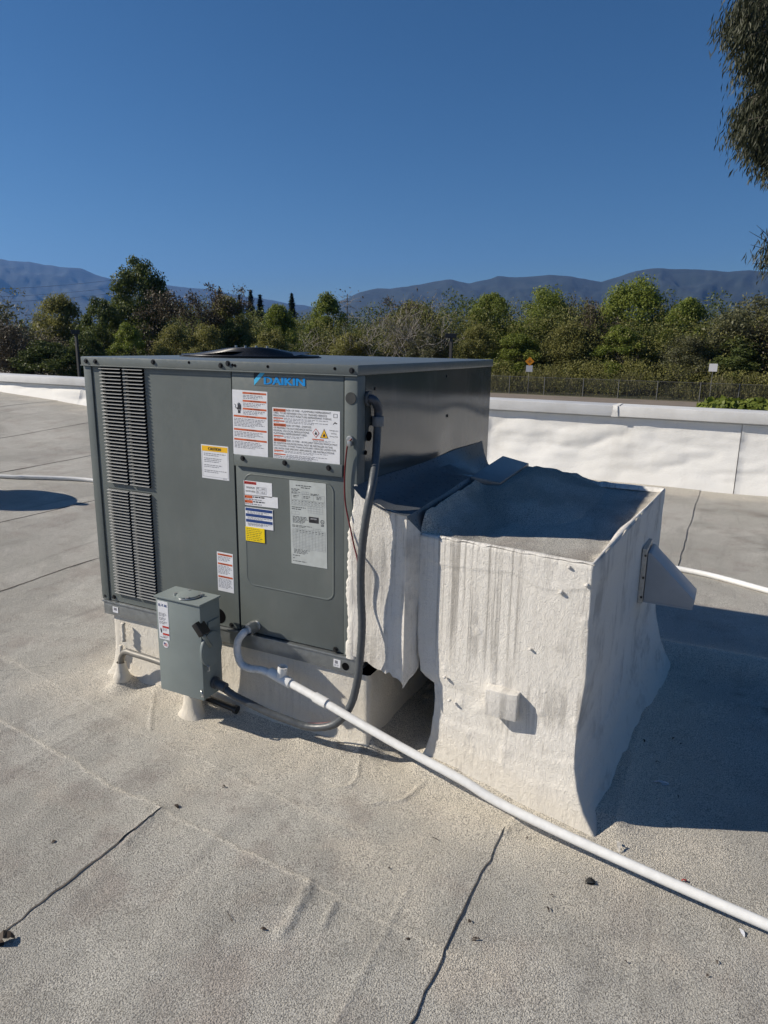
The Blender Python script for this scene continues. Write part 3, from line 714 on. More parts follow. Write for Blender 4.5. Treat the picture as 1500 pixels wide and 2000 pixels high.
def tri(L, mat, x, y, w, h): L.poly(mat, [(x, y+h), (x+w/2, y), (x+w, y+h)][::-1])
# tall shock warning
L = front_label('warning_label', (455, 760), (523, 766), (455, 885), (523, 895), 'white_label', cpanel, .004, 'tall white label with orange bars and black hand symbol')
for y in (.025, .145, .265):
    L.bar('orange', .30, y, .97, y+.028); tri(L, 'ink', .52, y+.003, .05, .02); L.text('ink', 'WARNING', .60, y+.006, .016, .2); L.words('greyink', .31, y+.038, .95, y+.105, 3, .42)
for y, n in ((.385, 6), (.59, 4), (.745, 5)):
    L.bar('orange', .03, y, .97, y+.028); tri(L, 'ink', .40, y+.003, .05, .02); L.text('ink', 'WARNING', .47, y+.006, .016, .2); L.words('greyink', .04, y+.042, .94, y+.042+.022*n, n, .42)
hand = [(.16, .355), (.155, .31), (.13, .295), (.115, .27), (.125, .262), (.15, .272), (.150, .205), (.165, .203), (.172, .25), (.178, .192), (.195, .190), (.198, .25), (.207, .198), (.224, .198), (.226, .255), (.236, .215), (.252, .216), (.253, .28), (.245, .305), (.23, .318), (.23, .355)]
L.poly('ink', hand); L.poly('ink', [(.06, .215), (.09, .222), (.105, .245), (.09, .262), (.11, .285), (.10, .288), (.075, .264), (.088, .246), (.075, .229), (.05, .222)])
L.bar('white_label', .14, .302, .25, .306, .0008)
L.done()
# wide fire warning
L = front_label('warning_label', (532, 795), (664, 804), (534, 895), (664, 908), 'white_label', cpanel, .004, 'wide white fire warning label with black text and hazard symbols')
for y in (.02, .305, .60): L.bar('orange', .015, y, .205, y+.055); tri(L, 'ink', .022, y+.008, .028, .038); L.text('ink', 'WARNING', .055, y+.014, .028, .14)
TH = .036
for st, x, y, mw in (('RISK OF FIRE - FLAMMABLE REFRIGERANT', .215, .025, .66), ('USED. TO BE REPAIRED ONLY BY TRAINED SERVICE', .015, .082, .80), ('PERSONNEL. DO NOT PUNCTURE REFRIGERANT TUBING.', .015, .135, .87),
    ('RISK OF FIRE - DISPOSE', .215, .315, .37), ('OF PROPERLY IN ACCORDANCE WITH', .015, .372, .575), ('FEDERAL OR LOCAL REGULATIONS.', .015, .425, .545), ('FLAMMABLE REFRIGERANT USED.', .015, .478, .51),
    ('RISK OF FIRE - AUXILIARY DEVICES WHICH MAY', .215, .61, .75), ('BE IGNITION SOURCES SHALL NOT BE INSTALLED IN THE', .015, .667, .88), ('DUCTWORK, OTHER THAN AUXILIARY DEVICES LISTED FOR', .015, .72, .93), ('USE WITH THE SPECIFIC APPLIANCE. SEE INSTRUCTIONS.', .015, .773, .91)):
    L.text('ink', st, x, y, TH, mw)
for y, w_ in ((.190, .15), (.245, .17), (.535, .15), (.825, .15), (.895, .18)):
    L.bar('orange', .015, y, .015+w_, y+.022); L.words('greyink', .03+w_, y-.002, .85 if y < .5 or y > .6 else .55, y+.048, 2, .4); L.words('greyink', .015, y+.024, .16, y+.048, 1, .4)
L.words('greyink', .015, .935, .9, .985, 2, .4)
cx, cy = .655, .435; L.poly('red', [(cx-.052, cy), (cx, cy-.09), (cx+.052, cy), (cx, cy+.09)][::-1]); L.poly('white_label', [(cx-.042, cy), (cx, cy-.073), (cx+.042, cy), (cx, cy+.073)][::-1], .0007)
fl = lambda cx, cy, k: [(cx-.018*k, cy+.035*k), (cx-.020*k, cy+.005*k), (cx-.006*k, cy-.015*k), (cx-.004*k, cy-.045*k), (cx+.012*k, cy-.012*k), (cx+.020*k, cy+.01*k), (cx+.016*k, cy+.035*k)][::-1]
L.poly('ink', fl(cx, cy, .9), .001)
cx = .775; L.poly('ink', [(cx-.060, cy+.085), (cx, cy-.095), (cx+.060, cy+.085)][::-1]); L.poly('amber', [(cx-.048, cy+.074), (cx, cy-.072), (cx+.048, cy+.074)][::-1], .0007); L.poly('ink', fl(cx, cy+.025, .9), .001)
for st, y in (('Refrigerant', .35), ('Safety', .405), ('Group A2L', .46)): L.text('ink', st, .915, y, .030, .12 if st != 'Safety' else .08, 'c')
L.bar('orange', .60, .545, .77, .565); L.words('greyink', .61, .57, .97, .60, 2, .4)
for x0_, y0_, x1_, y1_ in ((.91, .05, .965, .056), (.91, .115, .965, .121), (.91, .05, .915, .121), (.96, .05, .965, .121)): L.bar('ink', x0_, y0_, x1_, y1_)
L.poly('ink', [(.90, .245), (.93, .20), (.965, .225), (.945, .24), (.93, .22), (.91, .25)]); L.done()
# caution
lpan = lp
L = front_label('caution_label', (392, 867), (446, 873), (396, 933), (448, 939), 'white_label', lpan, .007, 'white caution label with yellow heading')
L.bar('amber', .03, .03, .97, .185); L.text('ink', 'CAUTION', .5, .065, .085, .46, 'c', .03)
for y0_, y1_, n in ((.23, .33, 2), (.37, .52, 3), (.57, .67, 2), (.73, .83, 2)): L.words('greyink', .10, y0_, .92, y1_, n, .38)
for a in ((.03, .94, .97, .946), (.03, .19, .036, .946), (.964, .19, .97, .946)): L.bar('greyink', *a)
L.words('greyink', .78, .95, .97, .98, 1, .5); L.done()
# small stack on the access panel
V_ = .0078
L = front_label('room_area_label', (476, 938), (531, 944), (477, 966), (532, 972), 'white_label', ap, V_, 'small white room area label with red heading')
L.bar('red', .02, .04, .45, .23); L.text('ink', 'WARNING', .10, .09, .10, .32); tri(L, 'ink', .03, .07, .06, .13)
L.text('ink', 'MINIMUM', .09, .40, .13, .30); L.text('ink', 'ROOM AREA', .07, .65, .13, .34); L.text('ink', 'FT', .47, .40, .13); L.text('ink', 'M', .47, .65, .13); L.text('ink', '164.5', .62, .40, .13, .14); L.text('ink', '15.3', .63, .65, .13, .12)
for a in ((.45, .36, .80, .375), (.45, .58, .80, .592), (.45, .82, .80, .835), (.45, .36, .456, .83), (.575, .36, .581, .83), (.794, .36, .80, .83)): L.bar('greyink', *a)
L.done()
L = front_label('warning_label', (477, 966), (543, 971), (478, 985), (543, 994), 'white_label', ap, V_, 'narrow white label with two orange marks')
for y in (.06, .5): L.bar('orange', .02, y, .25, y+.26); tri(L, 'ink', .03, y+.05, .04, .17); L.words('ink', .27, y, .80, y+.22, 1, .5); L.words('greyink', .03, y+.27, .78, y+.44, 1, .5)
L.done()
L = front_label('notice_label', (479, 990), (533, 996), (480, 1029), (534, 1036), 'white_label', ap, V_-.0009, 'white label with three navy blue bars')
for y in (.03, .31, .59): L.bar('navy', .02, y, .98, y+.14); L.words('greyink', .08, y+.16, .95, y+.27, 2, .45)
L.words('greyink', .1, .8, .9, .92, 2, .4); L.done()
L = front_label('notice_label', (480, 1028), (517, 1033), (480, 1055), (517, 1061), 'yellow', ap, V_-.0018, 'small yellow printed label')
L.words('ink', .06, .06, .95, .95, 7, .24, .3); L.done()
# rating plate
L = front_label('rating_plate', (565, 938), (636, 944), (570, 1100), (640, 1111), 'plate', ap, V_, 'tall silver rating plate with printed table')
L.words('ink', .18, .045, .85, .06, 1, .6); L.words('ink', .32, .068, .70, .082, 1, .6)
L.words('ink', .05, .09, .32, .12, 2, .5); L.words('ink', .05, .125, .30, .15, 2, .4); L.words('ink', .58, .13, .88, .155, 2, .5)
def table(x0_, y0_, x1_, y1_, nx, ny, k=.0016):
    for j in range(ny+1): yy = y0_+(y1_-y0_)*j/ny; L.bar('greyink', x0_, yy, x1_, yy+k)
    for j in range(nx+1): xx = x0_+(x1_-x0_)*j/nx; L.bar('greyink', xx, y0_, xx+k*2.2, y1_)
table(.34, .12, .53, .145, 3, 1); table(.04, .15, .96, .22, 3, 1); L.words('ink', .1, .165, .26, .20, 2, .4); L.words('ink', .38, .165, .62, .20, 2, .4); L.words('ink', .74, .16, .92, .20, 3, .4)
table(.04, .22, .96, .28, 10, 2)
for j in range(10): L.bar('ink', .06+.092*j, .232, .10+.092*j, .238); L.bar('ink', .065+.092*j, .262, .09+.092*j, .267)
table(.50, .28, .90, .36, 5, 3); L.words('ink', .05, .30, .45, .345, 2, .35); table(.04, .36, .25, .395, 2, 1)
L.words('ink', .07, .415, .50, .50, 6, .45); L.bar('ink', .52, .405, .79, .475); L.text('white_label', 'CERTIFIED', .56, .42, .014, .18, d=.001); L.words('greyink', .55, .445, .76, .465, 2, .4)
n = 18
for r0, r1 in ((.05, .038),):
    for k in range(n):
        a0, a1 = 2*math.pi*k/n, 2*math.pi*(k+1)/n; asp = L.w/L.h
        L.poly('ink', [(.89+r*math.cos(a), .45+r*asp*math.sin(a)) for r, a in ((r0, a0), (r1, a0), (r1, a1), (r0, a1))])
L.text('ink', 'UL', .89, .443, .016, .045, 'c'); L.bar('ink', .85, .482, .93, .49); L.bar('ink', .85, .497, .93, .504)
L.words('ink', .05, .52, .60, .55, 2, .4); table(.64, .54, .84, .565, 3, 1)
table(.06, .565, .96, .80, 10, 13); 
for j in range(9): L.bar('ink', .17+.088*j, .58, .21+.088*j, .587); L.bar('ink', .175+.088*j, .60, .205+.088*j, .606)
L.words('ink', .08, .81, .55, .87, 4, .4); L.words('ink', .05, .885, .35, .90, 1, .5); L.words('ink', .05, .92, .12, .935, 1, .5); L.words('ink', .05, .955, .62, .968, 1, .5); L.done()
# low warning beside the seam
L = front_label('warning_label', (425, 1077), (456, 1083), (425, 1152), (456, 1159), 'white_label', lpan, .007, 'narrow tall white label with three orange bars')
for y, n in ((.035, 4), (.27, 7), (.60, 8)):
    L.bar('orange', .05, y, .95, y+.045); tri(L, 'ink', .22, y+.006, .09, .032); L.text('ink', 'WARNING', .34, y+.012, .022, .38); L.words('greyink', .06, y+.06, .94, y+.06+.032*n, n, .42)
L.done()
L = front_label('rail_sticker', (220, 1184), (231, 1187), (221, 1195), (231, 1198), 'white_label', rail, -.005, 'small white sticker'); L.bar('greyink', .2, .15, .75, .6); L.done()
L = front_label('rail_sticker', (651, 1286), (665, 1290), (652, 1301), (665, 1305), 'white_label', rail, -.005, 'small white sticker'); L.bar('greyink', .2, .15, .6, .55); L.words('greyink', .1, .65, .9, .9, 2, .4); L.done()
# maker's logo
L = front_label('logo_badge', (496, 727), (598, 731), (496, 754), (597, 757), 'unit', cpanel, .004, 'blue lettered logo badge'); 
L.poly('logo_dark', [(.005, .02), (.005, .55), (.13, .02)]); L.poly('logo_light', [(.13, .02), (.005, .55), (.005, .98), (.225, .02)])
L.text('logo_blue', 'DAIKIN', .21, .30, .56, .77, 'l', .055); L.done()

# ------------------------------------------------------------------ disconnect switch
sw = empty('disconnect_switch', (.63, -.13, .16), 'light grey electrical disconnect switch box with black handle before the unit', 'switch box')
a, b, c, d, e_, f_ = .523, .742, -.200, -.085, .155, .550
bx('enclosure', (a+.004, c+.012, e_), (b-.002, d, f_-.006), MT['box'], sw, .002)
bx('front_cover', (a, c, e_-.002), (b, c+.012, f_-.002), MT['box'], sw, .002)
MB().box((a-.004, c-.006, f_-.007), (b+.005, d+.002, f_)).build('rain_lid', MT['box'], sw, bevel=.002)
hc = np.array((.640, -.145, f_)); hub = MB().cyl(hc, (0, 0, 1), .045, .008, 28).build('hub_plate', MT['box'], sw, bevel=.002, smooth='auto')
for k in range(4):
    an = .5+k*math.pi/2; MB().cyl((hc[0]+.054*math.cos(an), hc[1]+.040*math.sin(an), f_), (0, 0, 1), .007, .010, 8).build('hub_screw', MT['galv'], sw)
MB().tube([(hc[0]+.052*math.cos(t_), hc[1]+.052*math.sin(t_), f_+.003) for t_ in np.linspace(-1.6, .9, 14)], .0028, 6).build('hub_rim', MT['galv'], sw, smooth=True)
# operating plate and handle on the right side
ov = []; 
for k in range(28):
    an = 2*math.pi*k/28; ov.append((-.152+.060*math.cos(an), .355+.070*math.sin(an)))
MB().prism(ov, b-.001, b+.010, lambda x, z_, q_: (q_, x, z_)).build('operating_plate', MT['box'], sw, bevel=.002, smooth='auto')
hp = [on(x, y, 1, c-.02) for x, y in ((379, 1222), (390, 1239))]
dv_ = (hp[1]-hp[0]); dv_ = dv_/np.linalg.norm(dv_); nn_ = np.array((dv_[2], 0, -dv_[0]))
m = MB(); q0, q1 = hp[0]-dv_*.006, hp[1]+dv_*.010
m.add([tuple(q0+nn_*.013), tuple(q1+nn_*.013), tuple(q1-nn_*.013), tuple(q0-nn_*.013)]+[tuple(p+np.array((0, .045, 0))) for p in (q0+nn_*.013, q1+nn_*.013, q1-nn_*.013, q0-nn_*.013)], [(0,1,2,3),(7,6,5,4),(0,4,5,1),(1,5,6,2),(2,6,7,3),(3,7,4,0)])
m.build('switch_handle', MT['black'], sw, bevel=.003, smooth='auto')
MB().tube([(q1[0], c-.005, q1[2]), (b+.012, c+.004, q1[2]-.012), (b+.014, -.165, .372)], .008, 8).build('handle_arm', MT['box'], sw, smooth=True)
MB().tube([(b+.010, -.185, .300), (b+.020, -.185, .296), (b+.020, -.185, .280), (b+.010, -.185, .276)], .003, 6).build('padlock_eye', MT['galv'], sw)
bx('hinge_tab', (b-.001, -.16, .44), (b+.004, -.095, .465), MT['box'], sw, .001)
p = on(391, 1337, 1, c); m = MB().tube([(b-.008, c-.006, .20), (b+.002, c-.010, .19), (b+.004, c-.006, .178), (b-.006, c-.004, .172)], .004, 7); m.build('cover_latch', MT['galv'], sw, smooth=True)
def sw_label(x0_, z1_, w_, h_): return Label('switch_label', (x0_, c, z1_), FX, FZ, w_, h_, MT['white_label'], sw, .0008, 'white printed label with blue lettering')
L = sw_label(.532, .530, .052, .158)
L.text('navy', 'E', .12, .07, .062, .15, 'l', .05); L.text('navy', 'T', .40, .07, .062, .15, 'l', .05); L.text('navy', 'N', .70, .07, .062, .16, 'l', .05)
for x_ in (.32, .60): L.poly('navy', [(x_, .115), (x_+.035, .10), (x_+.07, .115), (x_+.035, .13)])
for y0_, y1_, n in ((.30, .40, 4), (.42, .50, 3), (.52, .60, 3)): L.words('ink', .08, y0_, .9, y1_, n, .4)
for y in (.64, .83): L.bar('red', .36, y, .98, y+.05); L.words('greyink', .36, y+.06, .95, y+.13, 3, .4)
L.poly('ink', [(.17, .70), (.24, .72), (.30, .78), (.27, .84), (.2, .83), (.14, .76)]); L.words('greyink', .08, .93, .9, .97, 1, .5); L.done()
fcx, fcz = .562, .352
m = MB(); m.cyl((fcx, c, fcz), (0, -1, 0), .0145, .0008, 24); o_ = m.build('flag_sticker', MT['white_label'], sw); o_['label'] = 'round white sticker with small flag'
m = MB()
for k in range(4): m.add([(fcx-.008, c-.0013, fcz+.006-.0034*k), (fcx+.009, c-.0013, fcz+.004-.0034*k), (fcx+.009, c-.0013, fcz+.0023-.0034*k), (fcx-.008, c-.0013, fcz+.0043-.0034*k)], [(0,1,2,3)])
m.build('red_stripes', MT['red'], o_); MB().add([(fcx-.009, c-.0016, fcz+.0075), (fcx-.001, c-.0016, fcz+.0065), (fcx-.001, c-.0016, fcz), (fcx-.009, c-.0016, fcz+.001)], [(0,1,2,3)]).build('blue_canton', MT['navy'], o_)
# coated post under the box
zz = np.linspace(-.02, .16, 14); P = []
for z_ in zz:
    r = .026+.030*math.exp(-max(z_, 0)/.03); P.append([(.595+r*1.4*math.cos(a_), -.105+r*math.sin(a_), z_) for a_ in np.linspace(0, 2*math.pi, 25)[:-1]])
P = fleck(np.array(P), .010, 51); MB().grid(P, closed=True).build('coated_post', MT['kerbcoat'], sw, smooth=True)
# galvanised conduit that rises out of the roof and enters the back of the box
g1 = gz(.155, -.06)
pts = spline([(.155, -.06, g1-.03), (.153, -.06, .08), (.158, -.06, .145), (.19, -.062, .182), (.25, -.068, .187), (.40, -.08, .19), (.56, -.10, .19)], 8)
gc = empty('rigid_conduit', (.155, -.06, g1), 'bent galvanized conduit rising from the roof behind the disconnect box', 'conduit')
MB().tube(pts, .0135, 14).build('pipe', plain('weathered conduit', (.2, .19, .17), .55, .3), gc, smooth=True)
P = []
for z_ in np.linspace(g1-.02, .125, 9):
    r = .017+.02*math.exp(-max(z_-g1, 0)/.03); P.append([(.154+r*math.cos(a_), -.06+r*math.sin(a_), z_) for a_ in np.linspace(0, 2*math.pi, 19)[:-1]])
MB().grid(fleck(np.array(P), .004, 54), closed=True).build('coating_sleeve', MT['kerbcoat'], gc, smooth=True)

# ------------------------------------------------------------------ flexible conduit, drain, wires
fx = empty('flexible_conduit', (1.33, .0, .0), 'dark grey flexible conduit looping from unit side down to the disconnect box', 'conduit')
CP = [(738, 820, .112), (736, 860, .095), (733, 905, .045), (726, 953, -.035), (717, 1000, -.062), (709, 1055, -.066), (705, 1110, -.068), (705, 1165, -.066), (707, 1215, -.066), (705, 1262, -.070), (699, 1322, -.075), (687, 1372, -.080), (666, 1405, -.085), (640, 1419, -.088), (600, 1419, -.09), (556, 1404, -.10), (520, 1390, -.11), (484, 1372, -.122), (455, 1357, -.130)]
pts3 = [on(x, y, 1, v) for x, y, v in CP]
pend = np.array((b+.022, -.138, .205)); pts3.append(pend)
cpath = spline(pts3, 10)
r_ = [.0145*(1+.035*math.sin(k*2.4)) for k in range(len(cpath))]
MB().tube(cpath, r_, 14).build('hose', MT['conduit'], fx, smooth=True)
e0 = on(724, 779, 0, W+.012); e1 = pts3[0]
MB().tube(spline([(W-.004, e0[1]-.002, e0[2]), (W+.022, e0[1]+.004, e0[2]-.004), (e1[0], e1[1]+.002, e0[2]-.040), e1], 8), .0155, 14).build('elbow', plain('dark blue grey elbow', (.045, .055, .075), .4), fx, smooth=True)
MB().cyl((W, e0[1]-.002, e0[2]), (1, 0, 0), .026, .010, 24).build('locknut', MT['conduit'], fx, bevel=.002)
MB().cyl(e1+np.array((0, 0, .012)), (0, 0, -1), .0215, .034, 20).build('gland_nut', plain('grey gland nut', (.17, .18, .19), .45), fx, bevel=.002, smooth='auto')
MB().cyl((b, pend[1], pend[2]), (1, 0, 0), .024, .012, 20).build('gland_nut', MT['conduit'], fx, bevel=.002)
MB().cyl((b+.008, pend[1], pend[2]), (1, 0, -.22), .0195, .05, 20).build('gland_sleeve', MT['conduit'], fx, bevel=.002, smooth='auto')
# short stub below it
sb = empty('conduit_stub', (.78, -.12, gz(.78, -.12)), 'short black conduit stub lying under the disconnect box', 'conduit')
q = ground(432, 1374, .035); q2 = ground(462, 1386, .028)
MB().tube([q-(q2-q)*1.1, q, q2], .013, 12).build('stub_pipe', MT['black'], sb, smooth='auto'); MB().cyl(q2-(q2-q)*.12, q2-q, .018, .014, 14).build('stub_cap', MT['black'], sb)
# drain
dr = empty('condensate_drain', (.78, -.05, ZB), 'white plastic drain pipe with trap running down across the roof', 'drain pipe')
tee = on(545, 1322, 1, -.07); endp = ground(1500, 1822, .0152)
dirp = endp-tee; ctl = []
for x, y in ((545, 1322), (620, 1364), (700, 1411), (790, 1463), (900, 1523), (1020, 1583), (1500, 1822)):
    s_ = (x-545)/955; 
    d_ = ray(x, y); # place the pixel on the vertical plane through tee and end
    nrm = np.array((dirp[1], -dirp[0], 0)); k = np.dot(tee-CAM, nrm)/np.dot(d_, nrm); p_ = CAM+d_*k
    p_[2] = max(p_[2], gz(p_[0], p_[1])+.0152); ctl.append(p_)
ext = endp+(endp-ctl[-2])/np.linalg.norm(endp-ctl[-2])*2.2; ext[2] = gz(ext[0], ext[1])+.0152
mid = (ctl[-1]+ext)/2; mid[2] = gz(mid[0], mid[1])+.0155
long_path = np.array(spline(ctl+[mid, ext], 8)); zl_ = long_path[:, 2].copy()
for _ in range(3):
    zp_ = np.concatenate([[zl_[0]]*6, zl_, [zl_[-1]]*6]); zl_ = np.maximum(np.convolve(zp_, np.ones(13)/13, 'valid'), [gz(q_[0], q_[1])+.0150 for q_ in long_path]); zl_[:14] = long_path[:14, 2]
long_path[:, 2] = zl_; long_path = list(long_path)
MB().tube(long_path, .0152, 16).build('pipe', MT['pvc'], dr, smooth=True)
trap = [on(487, 1229, 1, -.022), on(476, 1236, 1, -.05), on(465, 1252, 1, -.062), on(464, 1276, 1, -.066), on(472, 1297, 1, -.068), on(490, 1306, 1, -.069), on(512, 1309, 1, -.07), tee]
t_cream = plain('clear vinyl trap hose', (.66, .67, .67), .3)
MB().tube(spline(trap, 10), .0150, 14).build('trap_hose', t_cream, dr, smooth=True)
ax = Vector(ctl[1]-tee).normalized()
MB().cyl(tee-np.array(ax)*.045, ax, .0205, .105, 18).build('tee_fitting', MT['pvc'], dr, bevel=.002, smooth='auto')
upv = (Vector((0, 0, 1))-ax*ax.z).normalized(); m = MB()
n = 18; tx = upv.orthogonal().normalized(); ty = upv.cross(tx); c0 = Vector(tee)+ax*.012
P = np.array([[tuple(c0+upv*h_+(tx*math.cos(2*math.pi*k/n)+ty*math.sin(2*math.pi*k/n))*r) for k in range(n)] for h_, r in ((.0, .0195), (.052, .0195), (.052, .0145), (.012, .0145))]); m.grid(P, closed=True).build('tee_branch', MT['pvc'], dr, smooth='auto')
MB().tube([ctl[1]-np.array(ax)*.012, ctl[1]+np.array(ax)*.045], .0195, 16).build('coupling', MT['pvc'], dr, smooth='auto')
s0 = on(490, 1227, 1, -.02); MB().cyl((s0[0]+.008, .012, s0[2]+.002), (-.25, -1, 0), .020, .05, 16).build('drain_stub', MT['pvc'], dr, bevel=.003, smooth='auto')
rg = np.random.RandomState(8); P = []
for k, y_ in enumerate(np.linspace(-.002, -.052, 6)):
    P.append([(s0[0]+.004-.2*y_*0+(.023+.004*rg.rand())*math.cos(a_), y_, s0[2]+.002+(.022+.004*rg.rand())*math.sin(a_)) for a_ in np.linspace(0, 2*math.pi, 15)[:-1]])
MB().grid(np.array(P), closed=True).build('tape_wrap', MT['galv'], dr)
# thermostat wire
tw = empty('thermostat_wire', (1.27, -.02, 1.12), 'thin dark red wire hanging from the unit corner along the grey conduit', 'wire')
wp = [on(687, 857, 1, -.012), on(680, 866, 1, -.018), on(676, 890, 1, -.012), on(673, 940, 1, -.010), on(675, 985, 1, -.012), on(684, 1030, 1, -.022), on(692, 1068, 1, -.032), on(699, 1100, 1, -.045)]
off = np.array((-.012, .016, 0)); wp += [cpath[k]+off*(1+.5*math.sin(k*.2)) for k in range(72, 160, 8)]
MB().tube(spline(wp, 6), .0028, 6).build('wire', MT['redwire'], tw, smooth=True)
p = on(685, 858, 1, 0); MB().cyl((p[0], .002, p[2]), (0, -1, 0), .013, .012, 12).build('wire_bushing', MT['galv'], tw, bevel=.002); bx('bushing_tab', (p[0]-.002, -.022, p[2]-.022), (p[0]+.010, -.004, p[2]-.004), MT['galv'], tw, .001)
# pipe lying across the roof behind the unit
bp_pts = [ground(-700, 885, .02), ground(-300, 910, .02), ground(0, 930, .02), ground(60, 932, .022), ground(178, 938, .02)]
bpr = [ground(1325, 1111, .02), ground(1500, 1154, .02), ground(1800, 1240, .02)]
for k in (1.6, 3.5, 6):
    q_ = bpr[2]+(bpr[2]-bpr[1])/np.linalg.norm(bpr[2]-bpr[1])*k; q_[2] = gz(q_[0], q_[1])+.02; bpr.append(q_)
b0, b1 = bp_pts[-1], bpr[0]
for k in range(1, 6):
    q_ = b0+(b1-b0)*k/6; q_[2] = gz(q_[0], q_[1])+.02; bp_pts.append(q_)
bp = MB().tube(spline(bp_pts+bpr, 10), .0195, 12).build('roof_pipe', MT['pvc'], None, smooth=True)
tag(bp, 'thin cream pipe lying across the roof behind the grey unit', 'pipe')

# ------------------------------------------------------------------ another vent, left of the picture: its shadow falls on the roof
tip = ground(150, 984)
base = tip-np.array((LDIR.x, LDIR.y, 0))*(.62/math.tan(SUN_EL)); base[2] = gz(base[0], base[1])-.02
ev = empty('exhaust_vent', tuple(base), 'pale mushroom roof vent past the left edge, casting the dark shadow there', 'roof vent')
vx, vy, vz = base; pr = [(.30, 0), (.30, .28), (.27, .30), (.22, .31), (.22, .42), (.33, .43), (.36, .46), (.33, .53), (.22, .60), (.08, .63), (.0, .635)]
P = np.array([[(vx-.25+r*1.2*math.cos(a_), vy-.1+r*math.sin(a_), vz+h_) for a_ in np.linspace(0, 2*math.pi, 33)[:-1]] for r, h_ in pr])
MB().grid(P, closed=True).build('vent_hood', MT['hood'], ev, smooth='auto')
MB().cyl((vx-.02, vy-.02, vz), (0, 0, 1), .045, .66, 16).build('vent_stack', MT['galv'], ev)

# ------------------------------------------------------------------ litter
def chip(px, py, L_, w_, mat, name, label, cat, group=None, ang=None, h=.004, dz=.002):
    p = ground(px, py, dz); a_ = rng.uniform(0, 3.14) if ang is None else ang; n = 7; vs = []
    for k in range(n):
        s_ = k/(n-1)-.5; ww = w_*math.sin(math.pi*(k+.4)/(n-.2))**.7; zz_ = h*(1-4*s_*s_)*rng.uniform(.6, 1.2)+.001
        for sg in (-1, 1): vs.append((p[0]+L_*s_*math.cos(a_)-sg*ww/2*math.sin(a_), p[1]+L_*s_*math.sin(a_)+sg*ww/2*math.cos(a_), p[2]+zz_+rng.uniform(0, .002)))
    m_ = MB().add(vs, [(2*k, 2*k+2, 2*k+3, 2*k+1) for k in range(n-1)]); bt = [(x, y, p[2]-.002) for x, y, z_ in vs]
    m_.add(bt, [(2*k, 2*k+1, 2*k+3, 2*k+2) for k in range(n-1)])
    return tag(m_.build(name, mat, None), label, cat, group)
for x, y, l_, w_ in ((515, 1816, .018, .008), (437, 1537, .014, .006), (105, 1645, .016, .01), (345, 1575, .02, .014), (1070, 1776, .018, .006), (917, 1800, .014, .006), (930, 1835, .022, .006), (797, 1836, .012, .008), (1222, 1880, .01, .004), (1400, 1880, .014, .004), (1382, 1907, .01, .005), (1078, 1750, .012, .003), (850, 1640, .03, .003), (760, 1697, .008, .006), (1030, 1637, .01, .004), (448, 1790, .05, .002), (1315, 1443, .018, .006), (1258, 1447, .014, .008), (1285, 1489, .02, .005), (1324, 1556, .014, .004), (1330, 1454, .010, .008), (935, 1095, .02, .012)):
    if y > 1100: chip(x, y, l_, w_, MT['litter'], 'leaf_scrap', 'small dark scrap of dry leaf on the pale roof', 'leaf scrap', 'leaf scraps scattered over the roof')
chip(1153, 1723, .03, .018, plain('black rubber scrap', (.01, .01, .01), .7), 'rubber_scrap', 'jagged black scrap on the roof below the white drain pipe', 'scrap', None, .4, .008)
chip(1337, 1722, .018, .008, plain('red scrap', (.3, .02, .015), .5), 'red_scrap', 'tiny red scrap just above the white drain pipe', 'scrap', None, .1, .006)
chip(1449, 1822, .028, .010, MT['white_label'], 'white_chip', 'small white chip on the roof under the drain pipe, far right', 'scrap', None, 2.0, .003)
chip(1291, 1530, .055, .014, plain('crumpled clear plastic', (.5, .52, .55), .12), 'plastic_strip', 'crumpled strip of clear plastic in the shadow of the duct box', 'scrap', None, .25, .008)
chip(1207, 1655, .04, .012, MT['plaster'], 'coating_flake', 'curled flake of white coating at the foot of the duct box', 'scrap', None, 1.9, .016)
chip(8, 1838, .05, .03, MT['litter'], 'dark_pebble', 'dark lump at the left edge of the roof near the seam', 'debris', None, .9, .02)
# ------------------------------------------------------------------ land beyond the roof
GZ = -4.5
def sheet(name, pts, mat, z=None):
    m_ = MB().add([(p[0], p[1], p[2] if len(p) > 2 else z) for p in pts], [tuple(range(len(pts)))]); return m_.build(name, mat, None)
t = NT('dry riverside ground'); n_ = t.noise(.05, 6, .6); t.set('Base Color', t.mix(t.ramp(n_, .35, .65), (.11, .095, .06), (.07, .085, .035))); t.set('Roughness', .95); MT['land'] = t.m
t = NT('pale asphalt road'); n_ = t.noise(.4, 6, .65); t.set('Base Color', t.mix(t.ramp(n_, .35, .65), (.21, .175, .145), (.165, .14, .118))); t.set('Roughness', .9); MT['road'] = t.m
t = NT('parking lot asphalt'); n_ = t.noise(.3, 6, .65); t.set('Base Color', t.mix(t.ramp(n_, .35, .65), (.055, .053, .05), (.08, .076, .07))); t.set('Roughness', .9); MT['lot'] = t.m
R = 15500
tag(sheet('ground', [(R*math.cos(a), R*math.sin(a), GZ) for a in np.linspace(0, 2*math.pi, 65)[:-1]], MT['land']), 'dry flat land stretching to the hills', 'ground', None, 'structure')
fa, fb = on(960, 768, 2, GZ), on(1380, 787, 2, GZ)
rd = (fb-fa)/np.linalg.norm(fb-fa); rn = np.array((-rd[1], rd[0], 0))
if rn[1] < 0: rn = -rn
fence_o = fa+rn*1.0
def along(s, off, z=GZ): p = fence_o+rd*s+rn*off; return np.array((p[0], p[1], z))
tag(sheet('road', [along(-160, -13, GZ+.02), along(160, -13, GZ+.02), along(160, -.6, GZ+.02), along(-160, -.6, GZ+.02)], MT['road']), 'pale road passing beyond the roof parapet', 'road', None, 'structure')
